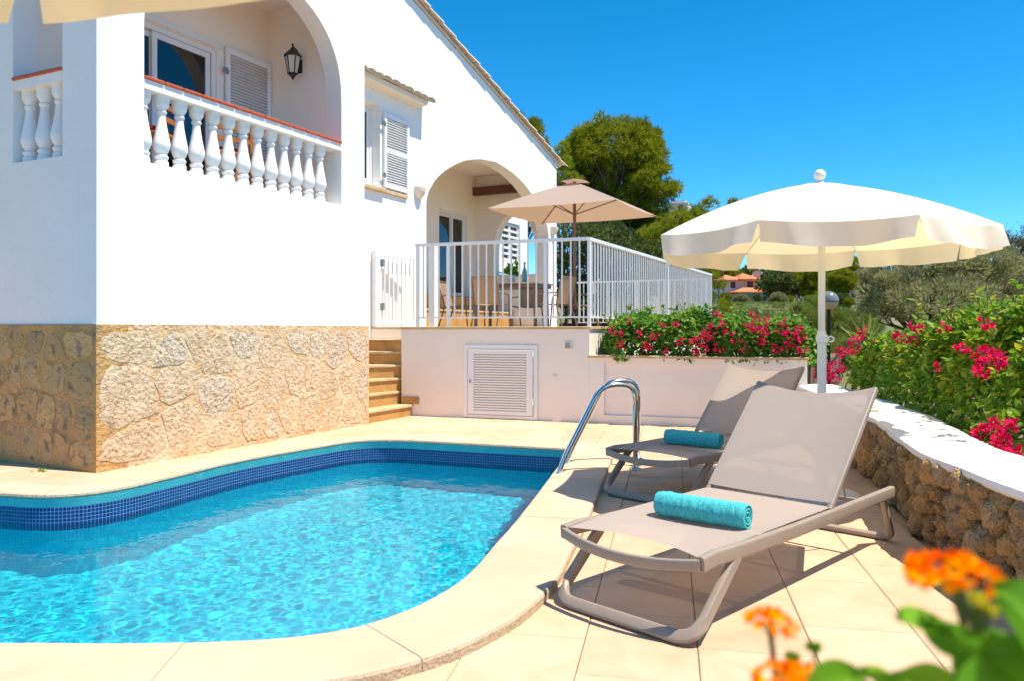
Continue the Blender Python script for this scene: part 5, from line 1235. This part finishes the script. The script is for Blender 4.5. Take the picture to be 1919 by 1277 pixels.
for (u, v, Y, r) in ((1832, 1140, .47, .0095), (1485, 1236, .54, .006), (1525, 1218, .54, .006), (1850, 1150, .46, .007), (1615, 1268, .50, .006)):
    c = np.array(at(u, v, Y)) - lb; D = rng.normal(size=(30, 3)); D[:, 2] = np.abs(D[:, 2]); cloud('bud', M['lanB'] if r > .0065 else M['lanL'], np.tile(c, (30, 1)), D, np.full(30, r * 1.15), BRACT[0], BRACT[1], rng, lt)
    sb.tube([tuple(c), tuple(c + np.array([.006, 0, -.06])), tuple(c + np.array([.03, .02, -.2]))], .0014, 5)
BIG = grid(8, 6, lambda u, v: (u, (v - .5) * 2 * .36 * (math.sin(math.pi * min(1, u * .92 + .06)) ** .8) * (1 + .03 * math.sin(u * 60)), .10 * abs(v - .5) * 2 - .10 * u * u))
lf_ = [(1735, 1170, .46, (.9, .1, -.1), .040), (1790, 1195, .45, (-.8, .2, .3), .045), (1905, 1180, .42, (-.3, .3, .9), .048), (1935, 1150, .43, (-.6, .2, .5), .05), (1570, 1275, .48, (.9, 0, .25), .040), (1655, 1280, .47, (-.7, .1, .5), .032),
       (1745, 1290, .45, (-.8, .1, .4), .045), (1800, 1300, .44, (.2, .2, .9), .045), (1690, 1300, .46, (.7, 0, .5), .04), (1890, 1260, .43, (-.3, .1, .8), .05), (1870, 1215, .45, (-.7, .3, .2), .035), (1850, 1290, .42, (.6, .2, .6), .05), (1610, 1300, .5, (.1, .1, 1), .03),
       (1920, 1240, .42, (-.8, .2, .1), .045), (1500, 1300, .5, (.5, 0, .8), .03), (1815, 1225, .46, (.5, .2, .7), .03)]
cloud('leaves', M['lanL'], [np.array(at(u, v, Y)) - lb - np.array(d) * s * .5 for u, v, Y, d, s in lf_], [d for *_, d, s in lf_], [s * .86 for *_, s in lf_], BIG[0], BIG[1], rng, lt, True, roll=np.array([[.1, -.7, .8]] * len(lf_)))
n = 160; Pq = np.stack([rng.normal(0, .09, n), rng.normal(.03, .07, n), rng.uniform(.15, .90, n)], 1); cloud('lower_leaves', M['lanL'], Pq, rng.normal(size=(n, 3)), rng.uniform(.03, .055, n), BIG[0], BIG[1], rng, lt, True)
for k in range(6): limb(sb, (rng.normal() * .02, rng.normal() * .02, -.01), tuple(np.array([rng.normal() * .08, rng.normal() * .06, .9])), .006, .003, rng)
for (u, v, Y) in ((1800, 1110, .46), (1830, 1140, .46)):
    c = np.array(at(u, v, Y)) - lb; sb.tube([tuple(c), tuple(np.array(at(1850, 1230, .46)) - lb), tuple(np.array(at(1880, 1330, .46)) - lb)], .003, 6)
sb.build('stems', M['stem'], lt)
# a weed at the foot of the plinth
w = gz_ = (-3.945, 6.62); t = empty('weed_tuft', (w[0], w[1], 0), 0, 'tiny green weed growing at the foot of the stone plinth', 'weed'); rng = np.random.default_rng(5)
n = 26; D = rng.normal(size=(n, 3)); D[:, 2] = np.abs(D[:, 2]) * .6 + .2; cloud('leaves', M['lanL'], rng.normal(size=(n, 3)) * np.array([.03, .02, 0]), D, rng.uniform(.03, .06, n), SLIM[0], SLIM[1], rng, t)

# pot plant and bottle on the dining table
tz = 1.24 + .736
pp = around(-.02, .02); t = empty('pot_plant', (pp[0], pp[1], tz), 0, 'small leafy plant in a white pot on the terrace table', 'plant')
b = MB(); b.lathe([(.05, 0), (.075, .13), (.078, .14), (.06, .14), (.055, .12)], n=16); b.build('pot', M['pot'], t, smooth=True)
rng = np.random.default_rng(6); n = 90; D = rng.normal(size=(n, 3)); D[:, 2] = np.abs(D[:, 2]) + .2; cloud('leaves', M['lanL'], rng.normal(size=(n, 3)) * .04 + np.array([0, 0, .2]), D, rng.uniform(.08, .14, n), LEAF[0], LEAF[1], rng, t)
pp = around(.26, -.1); t = empty('table_bottle', (pp[0], pp[1], tz), 0, 'slim green glass bottle on the terrace table', 'bottle')
b = MB(); b.lathe([(.038, 0), (.04, .01), (.04, .19), (.03, .22), (.014, .26), (.014, .33), (.016, .335)], n=14); b.build('body', M['farglass'], t, smooth=True)
b = MB(); b.lathe([(.017, .33), (.017, .35), (.005, .352)], n=10); b.build('stopper', M['chairmetal'], t)

# ------------------------------------------------------------------ garden lamp
gx, gy, gz0 = at(1553, 563, 12); gl2 = empty('garden_lamp', (gx, gy, hterr(gx, gy)), 0, 'black post garden lamp with smoked globe behind the parasol pole', 'lamp'); hz = gz0 - gl2.location.z
b = MB(); b.lathe([(.06, -.1), (.06, .02), (.028, .05), (.026, hz - .15), (.05, hz - .13), (.05, hz - .11)], n=10); b.build('post', M['black'], gl2, smooth=True)
b = MB(); b.lathe([(.145 * math.cos(R(a)), hz + .145 * math.sin(R(a))) for a in range(-8, 91, 7)], n=20); b.build('globe_top', M['globe'], gl2, smooth=True)
b = MB(); b.lathe([(.142 * math.cos(R(a)), hz + .142 * math.sin(R(a))) for a in range(-70, -7, 6)], n=20); b.build('globe_bottom', M['globeb'], gl2, smooth=True)

# ------------------------------------------------------------------ houses on the far slope
def fp(u, v, Y): return at(u, v, Y)
def hipbox(parent, name, x0, x1, y0, y1, z, h, ov, m):
    b = MB(); xm0, xm1 = x0 + (y1 - y0) * .5, x1 - (y1 - y0) * .5
    if xm0 > xm1: xm0 = xm1 = (x0 + x1) / 2
    ym = (y0 + y1) / 2
    vs = [(x0 - ov, y0 - ov, z), (x1 + ov, y0 - ov, z), (x1 + ov, y1 + ov, z), (x0 - ov, y1 + ov, z), (xm0, ym, z + h), (xm1, ym, z + h)]
    vs += [(x, y, zz - .18) for x, y, zz in vs[:4]]
    b.add(vs, [(0, 1, 5, 4), (1, 2, 5), (2, 3, 4, 5), (3, 0, 4), (0, 6, 7, 1), (1, 7, 8, 2), (2, 8, 9, 3), (3, 9, 6, 0), (9, 8, 7, 6)]); return b.build(name, m, parent)
def window(parent, x, z, w, h, y, m='farwin'):
    b = MB(); b.box(x - w / 2, x + w / 2, y - .06, y + .02, z, z + h); W_ = b.build('window', M[m], parent)
    b = MB(); b.box(x - w / 2 - .12, x + w / 2 + .12, y - .10, y - .02, z - .16, z - .002); b.build('sill', M['farwhite'], W_)
D_ = 130; sx = D_ / 1480
hb = fp(1420, 575, D_); rh = empty('red_roofed_house', (hb[0], hb[1], hb[2]), 0, 'pinkish two storey house with orange tiled roofs across the valley', 'house')
def X_(u): return (u - 1420) * sx
def Z_(v): return (575 - v) * sx
b = MB(); b.box(X_(1355), X_(1487), 0, 9, -3, Z_(549)); b.build('lower_wall', M['farwall'], rh)
b = MB(); b.box(X_(1354), X_(1416), -.5, 8, Z_(549), Z_(524)); b.build('upper_wall', M['farwall'], rh)
hipbox(rh, 'upper_roof', X_(1352), X_(1390), -.5, 8, Z_(524), 1.1, .5, M['farroof']); hipbox(rh, 'upper_roof', X_(1386), X_(1418), -1.2, 8, Z_(523), 1.25, .5, M['farroof'])
hipbox(rh, 'lower_roof', X_(1412), X_(1486), -1.5, 8, Z_(547), 1.25, .5, M['farroof'])
hipbox(rh, 'veranda_roof', X_(1366), X_(1432), -3.6, 0, Z_(548), .75, .2, M['farroof'])
window(rh, X_(1372), Z_(540), .75, 1.05, -.5); window(rh, X_(1404), Z_(540), .95, 1.1, -.5)
for u in (1437, 1456, 1486): b = MB(); b.box(X_(u) - .22, X_(u) + .22, -1.9, -1.5, -1, Z_(549)); b.build('column', M['farwhite'], rh)
b = MB(); b.box(X_(1372), X_(1434), -3.5, -3.4, Z_(556), Z_(549)); b.build('veranda_glass', M['farglass'], rh)
window(rh, X_(1428), Z_(563), 1.4, 1.1, -.02, 'farglass'); window(rh, X_(1445), Z_(563), .7, 1.1, -.02)
b = MB(); b.box(X_(1448) - .3, X_(1448) + .3, 3, 3.6, Z_(545), Z_(523)); b.box(X_(1448) - .4, X_(1448) + .4, 2.9, 3.7, Z_(523), Z_(521)); b.build('chimney', M['farwhite'], rh)
b = MB(); n = 20; vs = [(0, .15, 0)]
for j in (1, 2, 3): vs += [(.95 * j / 3 * math.cos(6.283 * i / n), .15 - .25 * (j / 3) ** 2, .95 * j / 3 * math.sin(6.283 * i / n)) for i in range(n)]
fs = [(0, 1 + i, 1 + (i + 1) % n) for i in range(n)] + [(1 + (j - 1) * n + i, 1 + j * n + i, 1 + j * n + (i + 1) % n, 1 + (j - 1) * n + (i + 1) % n) for j in (1, 2) for i in range(n)]
b.add(vs, fs); b.tube([(0, .2, -.2), (0, .2, -2)], .06, 6); o = b.build('satellite_dish', M['farwall'], rh); o.location = (X_(1419), 0, Z_(517))
wb = fp(1590, 570, D_ + 10); wh = empty('white_house', (wb[0], wb[1], wb[2]), R(8), 'white far house with arched windows right of the parasol pole', 'house'); s2 = (D_ + 10) / 1480
b = MB(); b.box(-3, 3.4, 0, 7, -3, 3.4); b.build('lower_wall', M['farwhite'], wh); b = MB(); b.box(-5.2, -1.6, 1, 7, -2, 6.3); b.build('upper_wall', M['farwhite'], wh)
hipbox(wh, 'roof', -3, 3.4, 0, 7, 3.4, .9, .35, M['farroof']); hipbox(wh, 'roof', -5.2, -1.6, 1, 7, 6.3, .8, .3, M['farroof'])
window(wh, 1.0, 1.2, .9, 1.3, 0); window(wh, 2.2, 1.2, .9, 1.3, 0); window(wh, -1.6, 1.2, .8, 1.2, 0); window(wh, -3.4, 4.2, .8, 1.1, 1)
pb = fp(1272, 400, 170); ph_ = empty('hilltop_house', (pb[0], pb[1], pb[2]), R(-20), 'pale pink house high on the hill beside the tall pine', 'house')
b = MB(); b.box(-2.6, 1.9, 0, 5, -8, 2.4); b.build('wall', M['farwall'], ph_); b = MB(); b.box(-2.0, 1.4, .2, 5, 2.401, 2.9); b.build('parapet', M['farwhite'], ph_); window(ph_, .4, .2, 1.0, 1.7, 0)
# trees on the far slope: three models, copied
def farproto(seed, mat, lab):
    rng = np.random.default_rng(seed); lo = [(0, 0, 4.6, 2.3, 2.3, 1.7), (1.5, .3, 3.8, 1.5, 1.5, 1.2), (-1.6, -.2, 3.5, 1.5, 1.5, 1.3), (.2, .5, 2.4, 1.6, 1.6, 1.2)]
    return tree('hill_tree', lab, 'tree', (0, 0, 0), lo, mat, TUFT if mat != M['dark'] else LEAF, .55 if mat != M['dark'] else .42, 16, 30, seed, .22, 'trees on the far slope')
pro = [farproto(101, M['pine'], ''), farproto(102, M['dark'], ''), farproto(103, M['olive'], '')]
spots = [(1455, 118, 1, 1.0, 'dark round tree behind the chimney of the red roofed house'), (1500, 128, 1, 1.25, 'dark tree just left of the parasol pole on the far slope'), (1522, 122, 0, 1.0, 'pine left of the parasol pole in front of the dark tree'), (1556, 134, 1, 1.15, 'dark tree right behind the garden lamp globe'),
         (1475, 150, 0, 1.5, 'pine high behind the red roofed house'), (1420, 160, 1, 1.6, 'dark tree behind the upper roof of the red roofed house'), (1535, 158, 2, 1.4, 'grey tree behind the parasol pole far up the slope'), (1600, 165, 0, 1.6, 'pine behind the white far house'), (1640, 140, 2, 1.2, 'grey tree at the right end of the white far house'),
         (1350, 150, 0, 1.5, 'pine behind the left end of the red roofed house'), (1700, 150, 1, 1.5, 'dark tree far behind the wild olive'), (1800, 160, 0, 1.7, 'pine far behind the right part of the parasol'), (1250, 175, 0, 1.5, 'pine on the hill below the pink house'), (1330, 185, 2, 1.6, 'grey tree on the hill behind the bright pine'), (1620, 112, 2, .8, 'small grey tree below the white far house'), (1900, 150, 1, 1.6, 'dark tree on the slope at the right picture edge'), (1580, 105, 0, .75, 'small pine below the white far house'), (1215, 160, 1, 1.4, 'dark tree on the hill hidden behind the tall pine')]
fr = random.Random(3)
for i in range(20):
    u = 1330 + 30 * i + fr.uniform(-12, 12); Y = fr.uniform(64, 112); spots.append((u, Y, fr.choice((0, 2, 2, 1)), fr.uniform(.20, .32), None))
used = set()
for i, (u, Y, k, sc, lab) in enumerate(spots):
    o = pro[k] if k not in used else copy_tree(pro[k]); used.add(k)
    x, y, z = gbase(u, Y); o.location = (x, y, z - .3); o.rotation_euler = (0, 0, i * 1.7); o.scale = (sc, sc, sc * (.9 + .2 * ((i * 7) % 5) / 5)); 
    if lab: o['label'] = lab
    else:
        o.name = 'slope_bush'; o['label'] = 'low rounded bush on the far slope below the houses'; o['category'] = 'bush'; o['group'] = 'low bushes on the far slope'
